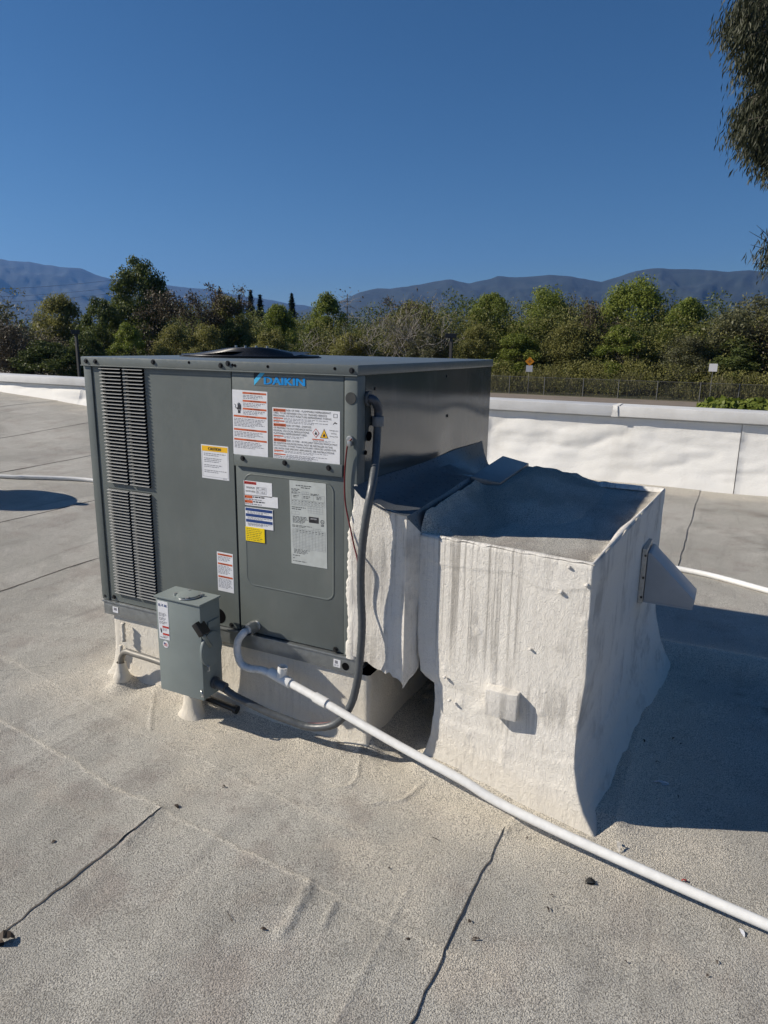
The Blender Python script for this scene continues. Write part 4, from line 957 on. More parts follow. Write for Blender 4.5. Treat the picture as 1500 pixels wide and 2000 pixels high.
tag(sheet('parking_lot', [along(-160, -60, GZ+.015), along(160, -60, GZ+.015), along(160, -14, GZ+.015), along(-160, -14, GZ+.015)], MT['lot']), 'dark asphalt lot below the building', 'parking lot', None, 'structure')
bl = MB().box((-29.8, -11.8, GZ-.2), (11.8, VPAR+.30, -.425)).build('building_wall', plain('painted stucco', (.5, .47, .42), .9, 0, .06), None)
tag(bl, 'stucco walls of the building under the flat roof', 'building')

# ---- foliage
def leafmat(name, a, b, tr=.35):
    t = NT(name); v_ = t.attr('tone')[0]; oi = t.n('ShaderNodeObjectInfo')
    sp = t.n('ShaderNodeSeparateColor'); t.l(v_, sp.inputs[0])
    c = t.mix(sp.outputs[0], a, b); c = t.mix(t.math('MULTIPLY', oi.outputs['Random'], .35), c, [x*.72 for x in b])
    t.set('Base Color', c); t.set('Roughness', .55); t.set('Specular IOR Level', .3)
    td = t.n('ShaderNodeBsdfTranslucent'); t.l(c, td.inputs[0]); mx = t.n('ShaderNodeMixShader'); mx.inputs[0].default_value = tr
    t.l(t.b.outputs[0], mx.inputs[1]); t.l(td.outputs[0], mx.inputs[2]); t.l(mx.outputs[0], t.o.inputs[0]); return t.m
LM = {'green': leafmat('fresh green leaves', (.10, .14, .02), (.26, .30, .06), .45), 'dark': leafmat('dark green leaves', (.055, .08, .02), (.15, .18, .05), .35),
      'olive': leafmat('olive willow leaves', (.12, .125, .032), (.29, .28, .09), .45), 'brown': leafmat('dry twig foliage', (.07, .055, .035), (.13, .105, .065), .2),
      'grey': leafmat('grey green leaves', (.085, .092, .042), (.18, .18, .095)), 'conifer': leafmat('dark conifer needles', (.012, .028, .014), (.03, .05, .025), .1),
      'gum': leafmat('eucalyptus leaves', (.018, .025, .012), (.07, .075, .038), .2), 'reed': leafmat('dry reeds', (.12, .12, .05), (.26, .24, .12))}
BARK = plain('grey brown bark', (.09, .075, .06), .9, 0, .3, .01, 6); PALE = plain('pale dead wood', (.34, .31, .28), .85, 0, .2, .01, 6)
def leaf_mesh(name, C, N, size, mat, rs, asp=1.0, tone=None, fold=False):
    n = len(C); r = rs.normal(size=(n, 3)); N = N/np.linalg.norm(N, axis=1, keepdims=True)
    A = np.cross(N, r); A /= np.linalg.norm(A, axis=1, keepdims=True)+1e-9; B = np.cross(N, A)
    s_ = (size*rs.uniform(.6, 1.4, n))[:, None]
    V = np.stack([C-A*s_, C-B*s_*asp*.55, C+A*s_, C+B*s_*asp*.55], 1).reshape(-1, 3)
    return quad_mesh(name, V, np.repeat(tone if tone is not None else rs.rand(n), 4), mat)
def quad_mesh(name, V, tone, mat):
    nq = len(V)//4; me = bpy.data.meshes.new(name); me.vertices.add(len(V)); me.vertices.foreach_set('co', V.reshape(-1))
    me.loops.add(nq*4); me.loops.foreach_set('vertex_index', np.arange(nq*4, dtype=np.int32)); me.polygons.add(nq); me.polygons.foreach_set('loop_start', np.arange(0, nq*4, 4, dtype=np.int32))
    me.materials.append(mat); me.update(calc_edges=True)
    ca = me.color_attributes.new('tone', 'FLOAT_COLOR', 'POINT'); t4 = np.stack([tone]*3+[tone*0+1], -1).astype(np.float32); ca.data.foreach_set('color', t4.reshape(-1)); return me
def limbs(rs, h, spread, levels=3, r0=.16, start=.22, up=.55, nb=4, wig=.12):
    """branching tapered limbs; returns tube list and tips"""
    tubes, tips = [], []
    def grow(p, d, L_, r, lev):
        pts, rr = [p], [r]; n = 5
        for k in range(n):
            d = d+rs.normal(size=3)*wig+np.array((0, 0, .05)); d = d/np.linalg.norm(d); p = p+d*L_/n; pts.append(p); rr.append(r*(1-.6*(k+1)/n))
        tubes.append((pts, rr))
        if lev == 0: tips.append(p); return
        for k in range(nb):
            i = rs.randint(2, n+1); q = pts[i]; az = rs.uniform(0, 2*math.pi); dd = d*up+np.array((math.cos(az), math.sin(az), rs.uniform(-.1, .6)))*spread
            grow(q, dd/np.linalg.norm(dd), L_*rs.uniform(.55, .8), rr[i]*.7, lev-1)
        tips.append(p)
    k0 = rs.randint(1, 4)
    for j in range(k0):
        az = rs.uniform(0, 6.28); d = np.array((math.cos(az)*.3, math.sin(az)*.3, 1)); d /= np.linalg.norm(d)
        grow(np.array((rs.uniform(-.3, .3), rs.uniform(-.3, .3), -.3)), d, h*.45, r0*h/10, levels)
    return tubes, tips
def tubes_mesh(name, tubes, mat, n=5, keep=None):
    m_ = MB()
    for pts, rr in tubes: m_.tube([tuple(p) for p in pts], [max(.012, r) for r in rr], n, False)
    me = bpy.data.meshes.new(name); me.from_pydata(m_.v, [], m_.f); me.materials.append(mat); me.polygons.foreach_set('use_smooth', [True]*len(m_.f)); return me
def broad(seed, mat, h=10., wid=4.2, n=24000, size=.125, low=.03, clumps=64, gap=.0, levels=2):
    rs = np.random.RandomState(seed); tubes, tips = limbs(rs, h, .8, levels)
    C, N, T = [], [], []
    cl = []
    for k in range(clumps):
        z = h*(low+(1-low)*rs.beta(1.6, 1.25)); f_ = (z/h-low)/(1-low); rad = wid*math.sin(math.pi*min(.97, .20+.76*f_))**.7
        az = rs.uniform(0, 6.28); rr = rad*rs.uniform(.35, 1.0)
        cl.append((np.array((rr*math.cos(az), rr*math.sin(az), z*(.93 if rr > rad*.7 else 1))), rs.uniform(.75, 1.5)*wid/4.2))
    per = n//clumps
    for c_, r_ in cl:
        d = rs.normal(size=(per, 3)); d /= np.linalg.norm(d, axis=1, keepdims=True); q = d*(r_*rs.beta(3, 1.3, per))[:, None]*np.array((1, 1, .72)); q = q*(1+.35*vn(d[:, 0]*3, d[:, 1]*3, d[:, 2]*3, seed))[:, None]
        C.append(c_+q); N.append(d+rs.normal(size=(per, 3))*.8+np.array((0, 0, .35))); T.append(np.clip(rs.normal(.5, .22, per)+.25*rs.normal(), 0, 1))
    C = np.concatenate(C); C[:, 2] = np.maximum(C[:, 2], .1)
    return leaf_mesh('crown', C, np.concatenate(N), size, LM[mat], rs, 1.0, np.concatenate(T)), tubes_mesh('trunk', tubes, BARK), h
def twiggy(seed, mat, h=8., wid=3.5, leaf=1800, pale=True, levels=3, size=.12):
    rs = np.random.RandomState(seed); tubes, tips = limbs(rs, h, .95, levels, .13, nb=4, wig=.2)
    tips = np.array(tips); top = tips[:, 2].max(); k = h/max(top, .1)
    tubes = [([p*k for p in pts], rr) for pts, rr in tubes]; tips = tips*k
    i = rs.randint(0, len(tips), leaf); C = tips[i]+rs.normal(size=(leaf, 3))*np.array((.42, .42, .28)); C[:, 2] = np.maximum(C[:, 2], .15)
    return leaf_mesh('crown', C, rs.normal(size=(leaf, 3)), size, LM[mat], rs, .8), tubes_mesh('trunk', tubes, PALE if pale else BARK, 4), h
def conifer(seed, h=16.):
    rs = np.random.RandomState(seed); n = 3000; z = h*rs.beta(1.1, 1.4, n)*.95+h*.05; rad = (h-z)*.16*(1+.35*np.sin(z*2.3))*rs.uniform(.4, 1.1, n); az = rs.uniform(0, 6.28, n)
    C = np.stack([rad*np.cos(az), rad*np.sin(az), z-rad*.3], -1); N = np.stack([np.cos(az)*.4, np.sin(az)*.4, np.ones(n)], -1)
    return leaf_mesh('crown', C, N+rs.normal(size=(n, 3))*.3, .35, LM['conifer'], rs, .7), tubes_mesh('trunk', [([np.array((0, 0, z_)) for z_ in (-.3, h*.5, h*.97)], [.25, .16, .03])], BARK), h
PROTO = {}
def proto(k):
    if k not in PROTO:
        PROTO[k] = {'g1': lambda: broad(1, 'green'), 'g2': lambda: broad(2, 'green', 10, 4.8, 28000, .12, .03, 90), 'g3': lambda: broad(3, 'green', 9, 3.6, 19000, .12, .03, 60), 'd1': lambda: broad(4, 'dark', 11, 4.6, 30000, .125, .06, 96), 'd2': lambda: broad(5, 'dark', 9, 3.8, 20000, .125, .03, 64),
            'o1': lambda: broad(6, 'olive', 8, 4.2, 22000, .11, .02, 72), 'o2': lambda: broad(7, 'olive', 7, 3.6, 18000, .105, .02, 64), 'b1': lambda: twiggy(8, 'brown', 9, 3.8, 9000, False), 'b2': lambda: twiggy(9, 'brown', 7, 3.5, 8000, False),
            'w1': lambda: twiggy(10, 'brown', 8, 3.6, 260), 'w2': lambda: twiggy(11, 'grey', 7.5, 3.6, 420), 'y1': lambda: twiggy(12, 'grey', 10, 4, 11000, False, 3, .15), 'y2': lambda: broad(13, 'grey', 10, 4, 20000, .105, .04, 72), 'c1': lambda: conifer(14), 'c2': lambda: conifer(15)}[k]()
    return PROTO[k]
def plant_tree(kind, px, py, dist, wpx, label, group, cat='tree', name=None):
    """py = pixel height of the top, wpx = crown width in pixels"""
    cr, tr, h = proto(kind); a = azi(px)
    if 560 < px < 1600:      # keep clear of the fence, which runs nearer the camera towards the right
        d_ = ray(px, 671); df_ = float(np.dot(fence_o-CAM, rn)/np.dot(d_, rn)*np.linalg.norm(d_[:2])); dist = df_+2.5+wpx/F*df_*.5+max(0, dist-84)*.7
    ztop = far(px, py, dist)[2]; sz = (ztop-GZ)/h*1.02
    x, y = CAM[0]+a[0]*dist, CAM[1]+a[1]*dist
    wn = {'g1': 9.4, 'g2': 10.6, 'g3': 8.2, 'd1': 10.2, 'd2': 8.6, 'o1': 9.4, 'o2': 8.2, 'b1': 8, 'b2': 7, 'w1': 7, 'w2': 7, 'y1': 9, 'y2': 9, 'c1': 5, 'c2': 5}[kind]
    sx = wpx/F*dist/wn
    o = empty(name or {'c': 'conifer_tree', 'w': 'bare_tree', 'b': 'dry_tree'}.get(kind[0], 'leafy_tree'), (x, y, GZ), label, cat, group)
    o.rotation_euler.z = (px*7.13) % 6.28; o.scale = (sx, sx, sz)
    for nm, me in (('crown', cr), ('trunk', tr)):
        q_ = bpy.data.objects.new(nm, me); col.objects.link(q_); q_.parent = o
    return o
GW = 'trees of the riverside thicket'
TREES = [  # kind, px, top py, distance, width px, label
 ('d1', 282, 515, 104, 150, 'tallest dark round tree, rising above the left part of the thicket'),
 ('b1', 355, 562, 97, 135, 'brownish dry leafed tree just right of the tallest dark tree'),
 ('d2', 205, 585, 96, 105, 'dark green tree left of the tallest round tree'),
 ('g3', 255, 640, 88, 95, 'low fresh green tree in front of the tallest dark tree'),
 ('y1', 30, 578, 100, 170, 'grey green tree at the far left edge of the thicket'),
 ('w1', 70, 605, 90, 120, 'bare pale branched tree near the left edge of the thicket'),
 ('o1', 120, 588, 103, 130, 'olive tree between the left edge and the dark round tree'),
 ('b2', 20, 630, 87, 110, 'low dry brown tree at the left edge above the parapet'),
 ('d2', 95, 668, 84, 150, 'dark low tree right above the parapet at the left'),
 ('d2', 165, 650, 85, 90, 'dark low tree beside the left lamp post'),
 ('o1', 450, 592, 96, 130, 'olive willow tree below the first conifers'),
 ('o2', 400, 640, 88, 110, 'yellow green low willow above the left part of the unit'),
 ('d2', 455, 625, 92, 80, 'dark hollow looking tree above the fan guard'),
 ('o1', 340, 645, 89, 110, 'low olive tree behind the left end of the unit'),
 ('g1', 545, 600, 98, 95, 'fresh green tree right of the conifers'),
 ('g3', 640, 583, 100, 110, 'fresh green tree just left of the lattice pole'),
 ('o2', 530, 650, 87, 120, 'low olive tree right behind the fan guard'),
 ('w2', 620, 640, 86, 120, 'bare grey branched tree above the logo end of the unit'),
 ('w1', 715, 575, 90, 120, 'tall bare pale tree just right of the lattice pole'),
 ('b1', 770, 588, 99, 130, 'brown dry tree in the middle, behind the bare pale trees'),
 ('w2', 765, 610, 86, 110, 'bare pale tree low in the middle of the thicket'),
 ('w1', 860, 572, 88, 130, 'tall bare forked tree behind the right lamp post'),
 ('o1', 810, 600, 101, 150, 'olive tree behind the bare forked tree'),
 ('o2', 690, 655, 85, 130, 'low olive tree above the middle of the unit'),
 ('y2', 845, 645, 86, 130, 'low grey green tree behind the right lamp post'),
 ('o2', 930, 640, 87, 100, 'low olive tree right above the back corner of the unit'),
 ('g1', 955, 578, 97, 120, 'bright green round tree right of the bare forked tree'),
 ('g2', 1060, 576, 98, 170, 'broad green tree standing behind the orange diamond sign'),
 ('b2', 1150, 592, 95, 85, 'brown dry tree in the gap right of the broad green tree'),
 ('g2', 1235, 560, 100, 190, 'tallest green tree right of the middle gap'),
 ('g1', 1010, 655, 86, 130, 'low green tree just left of the orange diamond sign'),
 ('o1', 1110, 640, 88, 140, 'low olive green tree right of the orange diamond sign'),
 ('g3', 1215, 645, 87, 130, 'low fresh green tree midway between the two road signs'),
 ('g1', 1330, 588, 98, 130, 'yellowish green tree right of the tallest green tree'),
 ('y1', 1420, 560, 92, 170, 'thin grey green tree rising behind the white sign'),
 ('y2', 1345, 655, 86, 120, 'low grey green tree left of the white sign'),
 ('y1', 1500, 585, 94, 150, 'grey thin tree at the right edge of the thicket'),
 ('d2', 1440, 660, 86, 140, 'dark low tree right of the white sign'),
 ('b2', 1520, 640, 88, 120, 'low brown tree at the right edge above the hedge')]
for k, px, py, d_, w_, lb in TREES: plant_tree(k, px, py, d_, w_, lb, GW)
for px, py, w_, lb in ((433, 565, 26, 'slim dark conifer, leftmost of those on the skyline'), (470, 578, 22, 'shortest slim dark conifer, second from the left on the skyline'), (492, 569, 28, 'slim dark conifer, third from the left on the skyline'), (510, 578, 30, 'wide pale conifer, fourth from the left on the skyline'), (571, 576, 30, 'dark lone conifer on the skyline left of the lattice pole')):
    plant_tree('c1' if px % 2 else 'c2', px, py, 190, w_*2.0, lb, 'conifers on the skyline')
for k, (px, py, w_) in enumerate(((1640, 575, 190), (1780, 560, 200), (1930, 570, 200), (2090, 555, 220), (2290, 560, 240), (2600, 560, 300), (3000, 560, 340))):
    plant_tree(('g2', 'd1', 'y1', 'd1', 'g2', 'd1', 'd1')[k], px, py, 92, w_, 'leafy tree of the thicket beyond the right edge of the view', 'trees beyond the right edge')
# undergrowth along the fence, a far wood behind
_d = ray(500, 760); SC = float(np.dot(CAM+_d*(np.dot(fence_o-CAM, rn)/np.dot(_d, rn))-fence_o, rd))   # where the conifers show over a dip
def scatter(name, s0, s1, o0, o1, h, n, mat, seed, size, label, asp=1.0, vert=False, clump=False):
    rs = np.random.RandomState(seed); s_ = rs.uniform(s0, s1, n); of = rs.uniform(o0, o1, n); hh = h*(.80+.22*fbm(s_*.16, of*.16, 0, seed, 3))*(1-.2*np.exp(-((s_-SC)/16)**2)); z = np.maximum(.2, hh)*rs.beta(1.25, 1.0, n)
    if clump:
        k = fbm(s_*.42, of*.42, z*.5, seed+3, 2) > -.22; s_, of, z = s_[k], of[k], z[k]; n = len(s_)
    C = fence_o[None]+rd[None]*s_[:, None]+rn[None]*of[:, None]; C[:, 2] = GZ+z
    if vert:
        A = np.stack([rs.normal(size=n)*.25, rs.normal(size=n)*.25, np.ones(n)], -1); B = np.stack([rs.normal(size=n), rs.normal(size=n)*.4, np.zeros(n)], -1); B /= np.linalg.norm(B, axis=1, keepdims=True); L_ = (rs.uniform(.5, 1.2, n)*size)[:, None]
        V = np.stack([C-B*.03, C+B*.03, C+A*L_+B*.012, C+A*L_-B*.012], 1).reshape(-1, 3); me = quad_mesh(name, V, np.repeat(rs.rand(n), 4), LM[mat])
    else: me = leaf_mesh(name, C, rs.normal(size=(n, 3))+np.array((0, 0, .5)), size, LM[mat], rs, asp)
    o = link(name, me); tag(o, label, 'undergrowth', None, 'stuff'); return o
scatter('undergrowth', -75, 75, .4, 9, 5.0, 110000, 'olive', 21, .115, 'tangled low undergrowth behind the chain link fence', clump=True)
scatter('undergrowth', -75, 75, 10, 28, 14.0, 200000, 'dark', 24, .17, 'dark green brush between the trees of the thicket', clump=True)
scatter('undergrowth', -75, 75, 6, 24, 13.4, 210000, 'olive', 27, .125, 'olive brush filling the thicket between the trees', clump=True)
scatter('dry_reeds', -75, 75, 1.0, 5, 2.8, 16000, 'reed', 22, .8, 'pale dry reeds growing along the chain link fence', vert=True, clump=True)
scatter('far_wood', -420, 420, 40, 120, 12.0, 90000, 'dark', 23, .5, 'far dark wood closing the view behind the thicket')

# ---- fence, signs, lamps, pole
t = NT('chain link mesh'); sp = t.n('ShaderNodeSeparateXYZ'); t.l(t.pos, sp.inputs[0])
a_ = t.math('ADD', sp.outputs[0], sp.outputs[2]); b_ = t.math('SUBTRACT', sp.outputs[0], sp.outputs[2])
def wv(x): return t.math('LESS_THAN', t.math('FRACT', t.math('MULTIPLY', x, 11.)), .13)
al = t.math('MAXIMUM', wv(a_), wv(b_)); t.set('Base Color', (.08, .08, .075, 1)); t.set('Roughness', .5); t.set('Metallic', .6); t.set('Alpha', al); MT['link'] = t.m
MT['post'] = plain('fence post steel', (.17, .17, .165), .5, .4)
fe = empty('chain_link_fence', tuple(along(0, 0)), 'grey chain link fence along the far side of the road', 'fence')
P = np.array([[tuple(along(s_, 0, z_)) for z_ in (GZ+.05, GZ+2.15)] for s_ in np.linspace(-70, 70, 40)]); MB().grid(P).build('mesh_fabric', MT['link'], fe)
MB().tube([along(-70, 0, GZ+2.18), along(70, 0, GZ+2.18)], .022, 6).build('top_rail', MT['post'], fe)
fpx = [995, 1063, 1139, 1208, 1284, 1368, 1444, 1470]
def fence_s(px):
    d_ = ray(px, 760); k = np.dot(fence_o-CAM, rn)/np.dot(d_, rn); p_ = CAM+d_*k; return float(np.dot(p_-fence_o, rd))
ss = [fence_s(x) for x in fpx[:-1]]; step = (ss[-1]-ss[0])/6
for s_ in ss+[ss[0]-step*k for k in range(1, 9)]+[ss[-1]+step*k for k in range(1, 5)]:
    MB().cyl(along(s_, -.05, GZ-.1), (0, 0, 1), .05, 2.35, 8).build('post', MT['post'], fe)
MT['orange_sign'] = plain('orange sign face', (.75, .28, .01), .5, 0, .04); MT['white_sign'] = plain('white sign face', (.62, .62, .63), .5, 0, .04)
def sign(px, py_base, lab):
    s_ = fence_s(px); return along(s_, -1.3, GZ)
tocam = lambda p_: (CAM[:2]-p_[:2])/np.linalg.norm(CAM[:2]-p_[:2])
def plate(p_, w_, h_, z_, mat, name, parent, diamond=False):
    f_ = tocam(p_); r_ = np.array((-f_[1], f_[0])); q_ = [(-w_/2, -h_/2), (w_/2, -h_/2), (w_/2, h_/2), (-w_/2, h_/2)]
    if diamond: q_ = [(0, -h_/2), (w_/2, 0), (0, h_/2), (-w_/2, 0)]
    m_ = MB(); m_.prism(q_, .05, .07, lambda x, y, d_: (p_[0]+r_[0]*x+f_[0]*d_, p_[1]+r_[1]*x+f_[1]*d_, z_+y)); return m_.build(name, mat, parent)
p_ = sign(1036, 776, ''); k_ = np.linalg.norm(p_[:2]-CAM[:2])/F
zpx = lambda py, px, p_: float(CAM[2]+ray(px, py)[2]/np.linalg.norm(ray(px, py)[:2])*np.linalg.norm(p_[:2]-CAM[:2]))
sg = empty('road_sign', tuple(p_), 'orange diamond warning sign above a white plate beside the road', 'sign')
MB().cyl(p_, (0, 0, 1), .035, zpx(700, 1038, p_)-GZ, 8).build('post', MT['post'], sg)
pl_ = plate(p_, 17*k_, 17*k_, zpx(706, 1040, p_), MT['orange_sign'], 'diamond_plate', sg, True); plate(p_, 12*k_, 12*k_, zpx(720, 1040, p_), MT['white_sign'], 'lower_plate', sg)
f_ = tocam(p_); r_ = np.array((-f_[1], f_[0]))
for y_ in (.12, 0, -.12):
    m_ = MB(); m_.prism([(-.22+abs(y_)*.9, y_-.025), (.22-abs(y_)*.9, y_-.025), (.22-abs(y_)*.9, y_+.025), (-.22+abs(y_)*.9, y_+.025)], .0705, .074, lambda x, y, d_: (p_[0]+r_[0]*x+f_[0]*d_, p_[1]+r_[1]*x+f_[1]*d_, zpx(706, 1040, p_)+y)); m_.build('sign_print', MT['ink'], pl_)
p_ = sign(1388, 782, '')
sg = empty('road_sign', tuple(p_), 'plain white square sign on a thin post beside the road', 'sign')
MB().cyl(p_, (0, 0, 1), .035, zpx(712, 1391, p_)-GZ, 8).build('post', MT['post'], sg); plate(p_, 13*k_, 13*k_, zpx(718, 1394, p_), MT['white_sign'], 'plate', sg)
DKM = plain('bronze lamp metal', (.035, .032, .03), .5)
for px, py, dist, lab in ((881, 656, 40, 'bronze box headed lamp post standing behind the unit, right of centre'), (150, 649, 46, 'bronze box headed lamp post at the left corner of the unit')):
    a = azi(px); x, y = CAM[0]+a[0]*dist, CAM[1]+a[1]*dist; p_ = np.array((x, y, GZ)); zt_ = zpx(py, px, p_); lm = empty('lamp_post', (x, y, GZ), lab, 'lamp post', 'parking lot lamps')
    MB().box((x-.07, y-.07, GZ), (x+.07, y+.07, zt_-.1)).build('pole', DKM, lm); f_ = tocam(p_); r_ = np.array((-f_[1], f_[0])); w_ = 22/F*dist if px > 500 else 14/F*dist
    MB().prism([(-w_*.55, -.11), (w_*.45, -.11), (w_*.45, .13), (-w_*.55, .13)], -.22, .22, lambda q_, z_, d_: (x+r_[0]*q_+f_[0]*d_, y+r_[1]*q_+f_[1]*d_, zt_+z_)).build('lamp_head', DKM, lm, bevel=.02)
# lattice power pole and its wires
dist = 420; a = azi(678); x, y = CAM[0]+a[0]*dist, CAM[1]+a[1]*dist; p_ = np.array((x, y, GZ)); zt_ = zpx(574, 678, p_)
pp = empty('power_pole', (x, y, GZ), 'thin lattice power pole on the skyline right of the conifers', 'power pole'); r_ = np.array((-a[1], a[0]))
MB().cyl(p_, (0, 0, 1), .45, zt_-GZ, 6, .22).build('mast', DKM, pp)
for z_ in (zt_-1.2, zt_-4.2, zt_-7.2):
    w_ = 2.2; MB().tube([(x-r_[0]*w_, y-r_[1]*w_, z_), (x+r_[0]*w_, y+r_[1]*w_, z_)], .16, 5).build('cross_arm', DKM, pp)
for k, (ya, yb) in enumerate(((556, 545), (572, 560), (582, 571))):
    A_, B_ = far(-260, ya+12, 500), far(235, yb, 700); pts = []
    for q_ in np.linspace(0, 1, 24): v_ = A_+(B_-A_)*q_; v_[2] -= 5*4*q_*(1-q_)*0.6; pts.append(tuple(v_))
    tag(MB().tube(pts, .11, 4).build('power_line', DKM, None), ('uppermost', 'middle', 'lowest')[k]+' thin power line crossing before the left mountain', 'power line', 'power lines at the left')
# ivy clad hedge just beyond the parapet
rs = np.random.RandomState(31); hp_ = [far(x, 790, 13.5) for x in (1392, 1420, 1450, 1480, 1510, 1545, 1580, 1620)]
C, T = [], []
for j, q_ in enumerate(hp_):
    n = 1300; d = rs.normal(size=(n, 3)); d /= np.linalg.norm(d, axis=1, keepdims=True); top = far(1400, 777+rs.uniform(-3, 3), 13.5)[2]; C.append(np.array((q_[0], q_[1], top-.42))+d*(rs.uniform(.32, .46, n))[:, None]*np.array((.75, 1, .95))); T.append(d)
C = np.concatenate(C); n2 = 6000; i = rs.randint(0, len(hp_), n2); low = np.array([hp_[k] for k in i])+rs.normal(size=(n2, 3))*np.array((.3, .5, 0)); low[:, 2] = rs.uniform(GZ+.1, .2, n2)
hg = empty('hedge', (hp_[3][0], hp_[3][1], GZ), 'leafy bright green hedge top peeking over the parapet at right', 'hedge')
me = leaf_mesh('foliage', np.concatenate([C, low])-ORG[hg.name], np.concatenate([T+rs.normal(size=T.shape)*.5 if False else np.concatenate(T)+rs.normal(size=C.shape)*.5, rs.normal(size=(n2, 3))]), .055, LM['green'], rs, 1.2); link('foliage', me, hg)
m_ = MB()
for q_ in hp_: m_.tube([(q_[0], q_[1], GZ-.1), (q_[0]+.1, q_[1], -2.), (q_[0], q_[1], .1)], [.05, .04, .02], 5)
m_ = m_.build('stems', BARK, hg)

# ---- eucalyptus at the right edge: long hanging leaves
rs = np.random.RandomState(77)
bx_, by_ = far(1860, 671, 16.5)[:2]
gum = empty('eucalyptus_tree', (bx_, by_, GZ), 'tall eucalyptus tree with hanging narrow leaves at the upper right edge', 'tree')
tubes = []; root = np.array((bx_, by_, GZ-.2))
trunk_top = np.array((bx_+.4, by_, 11.)); tp = [root+(trunk_top-root)*s_+np.array((.25*math.sin(s_*5), .2*math.cos(s_*4), 0)) for s_ in np.linspace(0, 1, 12)]
tubes.append((tp, list(np.linspace(.34, .10, 12))))
# hanging bunches placed by direction (px, py) and distance, and a looser crown out of view
bun = []
for px, py, sx, sy, n in ((1478, 20, 42, 60, 22), (1470, 85, 48, 52, 26), (1492, 130, 30, 40, 20), (1500, 175, 20, 26, 10), (1485, 235, 36, 50, 26), (1494, 290, 36, 40, 22), (1525, 318, 26, 20, 8), (1440, 45, 16, 30, 11), (1452, 245, 8, 36, 8), (1530, 180, 30, 150, 50), (1560, 80, 60, 120, 60), (1512, 500, 14, 50, 6)):
    for k in range(n): bun.append(far(px+rs.normal()*sx*.5, py+rs.normal()*sy*.5, rs.uniform(14.2, 16.2)))
for k in range(260):
    az = rs.uniform(0, 6.28); rr = 4.2*math.sqrt(rs.rand()); q_ = np.array((bx_+.6+rr*math.cos(az), by_+rr*math.sin(az), rs.uniform(1.2, 13)))
    d_ = q_-CAM; ff = np.dot(d_, np.array(fw)); sx_ = 750+F*np.dot(d_, np.array(rt))/ff
    if sx_ > 1540: bun.append(q_)
Vq, Tn = [], []
for q_ in bun:
    n = rs.randint(60, 85); st = q_+rs.normal(size=(n, 3))*np.array((.13, .13, .14)); droop = np.stack([rs.normal(size=n)*.30, rs.normal(size=n)*.30, -np.ones(n)], -1)+np.array((-.15, -.05, 0)); droop /= np.linalg.norm(droop, axis=1, keepdims=True)
    sd = np.cross(droop, rs.normal(size=(n, 3))); sd /= np.linalg.norm(sd, axis=1, keepdims=True); L_ = rs.uniform(.10, .18, n)[:, None]; w_ = .0115
    mid = st+droop*L_*.5+sd*.012; end = st+droop*L_
    Vq.append(np.stack([st, mid-sd*w_, mid+sd*w_, st+sd*.002], 1)[:, [0, 1, 2, 3]].reshape(-1, 3)); Vq.append(np.stack([mid-sd*w_, end, end+sd*.002, mid+sd*w_], 1).reshape(-1, 3))
    tn = np.clip(rs.normal(.5, .25, n), 0, 1); Tn += [np.repeat(tn, 4), np.repeat(tn, 4)]
    j = min(11, max(3, int((q_[2]+1.5-root[2])/(trunk_top[2]-root[2])*11)))
    if rs.rand() < .45:
        s_ = tp[j]; m1 = s_+(q_-s_)*.5+np.array((0, 0, .5)); tubes.append(([s_, m1, q_+np.array((0, 0, .12)), q_], [.035, .022, .010, .005]))
V = np.concatenate(Vq)-ORG[gum.name]; link('foliage', quad_mesh('foliage', V, np.concatenate(Tn), LM['gum']), gum)
for px, py, ex, ey in ((1505, 490, 1463, 452), (1505, 500, 1466, 478), (1500, 520, 1470, 515), (1502, 480, 1478, 440), (1505, 510, 1486, 450)):
    A_, B_ = far(px+12, py, 15), far(ex, ey, 14.7); tubes.append(([A_, (A_+B_)/2+np.array((0, 0, .03)), B_], [.010, .006, .003]))
me_ = MB()
for pts, rr in tubes: me_.tube([tuple(p) for p in pts], rr, 6, False)
me_.build('trunk_and_limbs', BARK, gum, smooth=True)

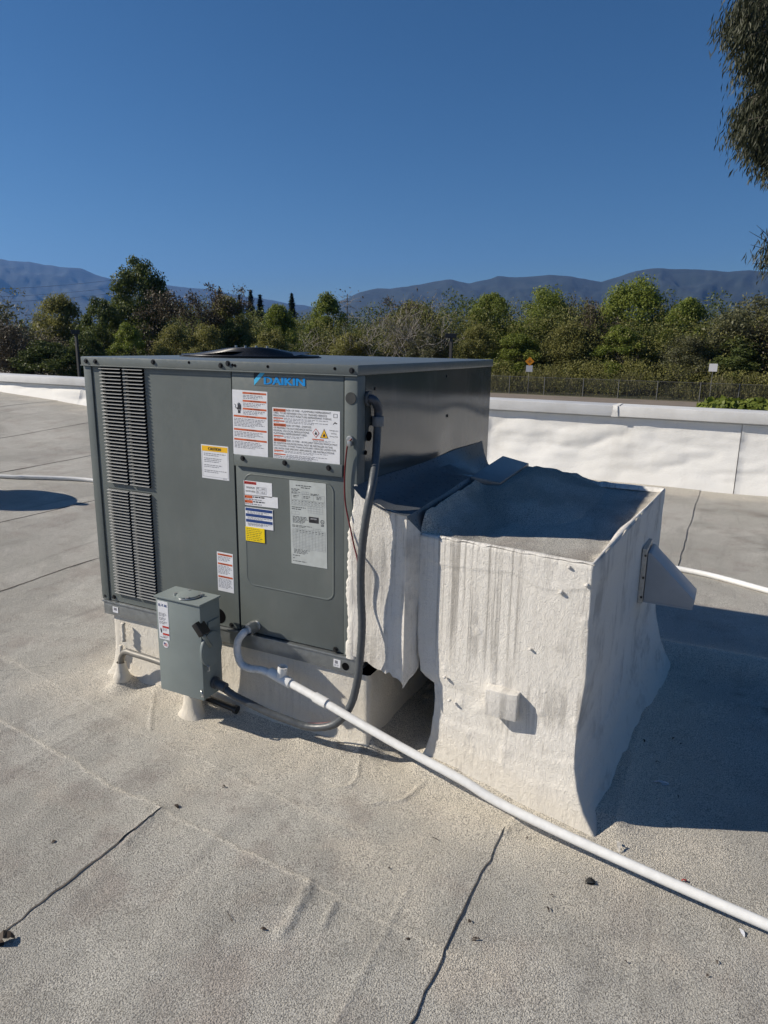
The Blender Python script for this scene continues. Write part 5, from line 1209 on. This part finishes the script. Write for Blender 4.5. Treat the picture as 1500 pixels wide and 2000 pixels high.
# ---- mountains
def hills(name, prof, dist, depth, seed, label):
    xs = np.arange(prof[0][0], prof[-1][0]+1, 4.); ys = np.interp(xs, [p[0] for p in prof], [p[1] for p in prof]); ys = ys+1.1*fbm(xs*.03, xs*0, 0, seed, 4)
    rows_ = []
    tt = np.concatenate([np.linspace(0, 1, 46), np.linspace(1.03, 1.4, 6)])
    A = np.array([azi(x) for x in xs]); zt_ = np.array([far(x, y, dist)[2] for x, y in zip(xs, ys)])-GZ
    for t_ in tt:
        r = dist-depth*(1-t_); hh = zt_*(np.clip(t_, 0, 1)**1.35 if t_ <= 1 else max(0, 1-(t_-1)*2))
        g = fbm(xs*.014+t_*.6, xs*0+t_*3.2, 0, seed+3, 5); g = 1-np.abs(g)
        k = math.sin(math.pi*min(1, t_))**.8 if t_ <= 1 else 0
        hh = hh*(1+.20*(g-.72)*k)
        rr = r*(1+.02*k*fbm(xs*.01, xs*0+t_*2, 0, seed+9, 3))
        rows_.append(np.stack([CAM[0]+A[:, 0]*rr, CAM[1]+A[:, 1]*rr, GZ-1+np.maximum(hh, 0)], -1))
    o = MB().grid(np.array(rows_)).build(name, MT['hill'], None, smooth=True); tag(o, label, 'mountains', None, 'structure')
t = NT('chaparral slopes'); n_ = t.noise(.004, 7, .65); t.set('Base Color', t.mix(t.ramp(n_, .35, .65), (.010, .020, .022), (.020, .028, .028))); t.set('Roughness', .95); t.bump(t.noise(.006, 6, .6), .5, 25); MT['hill'] = t.m
hills('mountains', [(-900, 590), (-500, 545), (-200, 515), (0, 503), (35, 511), (75, 512), (130, 521), (170, 525), (200, 538), (225, 545), (300, 555), (400, 564), (450, 573), (500, 580), (560, 592), (640, 604)], 13000, 6500, 41, 'pale blue far mountain range at the left')
hills('mountains', [(560, 612), (640, 596), (672, 584), (700, 571), (735, 562), (760, 564), (815, 556), (850, 549), (880, 546), (910, 553), (945, 547), (965, 540), (1000, 541), (1060, 537), (1110, 540), (1145, 547), (1165, 551), (1195, 540), (1230, 528), (1270, 525), (1330, 526), (1400, 530), (1450, 529), (1500, 532), (1700, 520), (2000, 535), (2600, 560), (3200, 600)], 8000, 4200, 47, 'nearer blue grey mountain ridge at the right')

# ---- air: pale haze over the whole valley
hz = MB().box((-15800, -15800, GZ-3), (15800, 15800, 1900)).build('haze', bpy.data.materials.new('valley haze'), None)
tag(hz, 'thin blue haze over the valley', 'haze', None, 'stuff')
hm = hz.data.materials[0]; hm.use_nodes = True; hm.node_tree.nodes.clear(); ho = hm.node_tree.nodes.new('ShaderNodeOutputMaterial'); hv_ = hm.node_tree.nodes.new('ShaderNodeVolumePrincipled')
hv_.inputs['Color'].default_value = (.17, .42, 1, 1); hv_.inputs['Density'].default_value = 4.4e-5; hv_.inputs['Anisotropy'].default_value = .2
hm.node_tree.links.new(hv_.outputs[0], ho.inputs['Volume'])
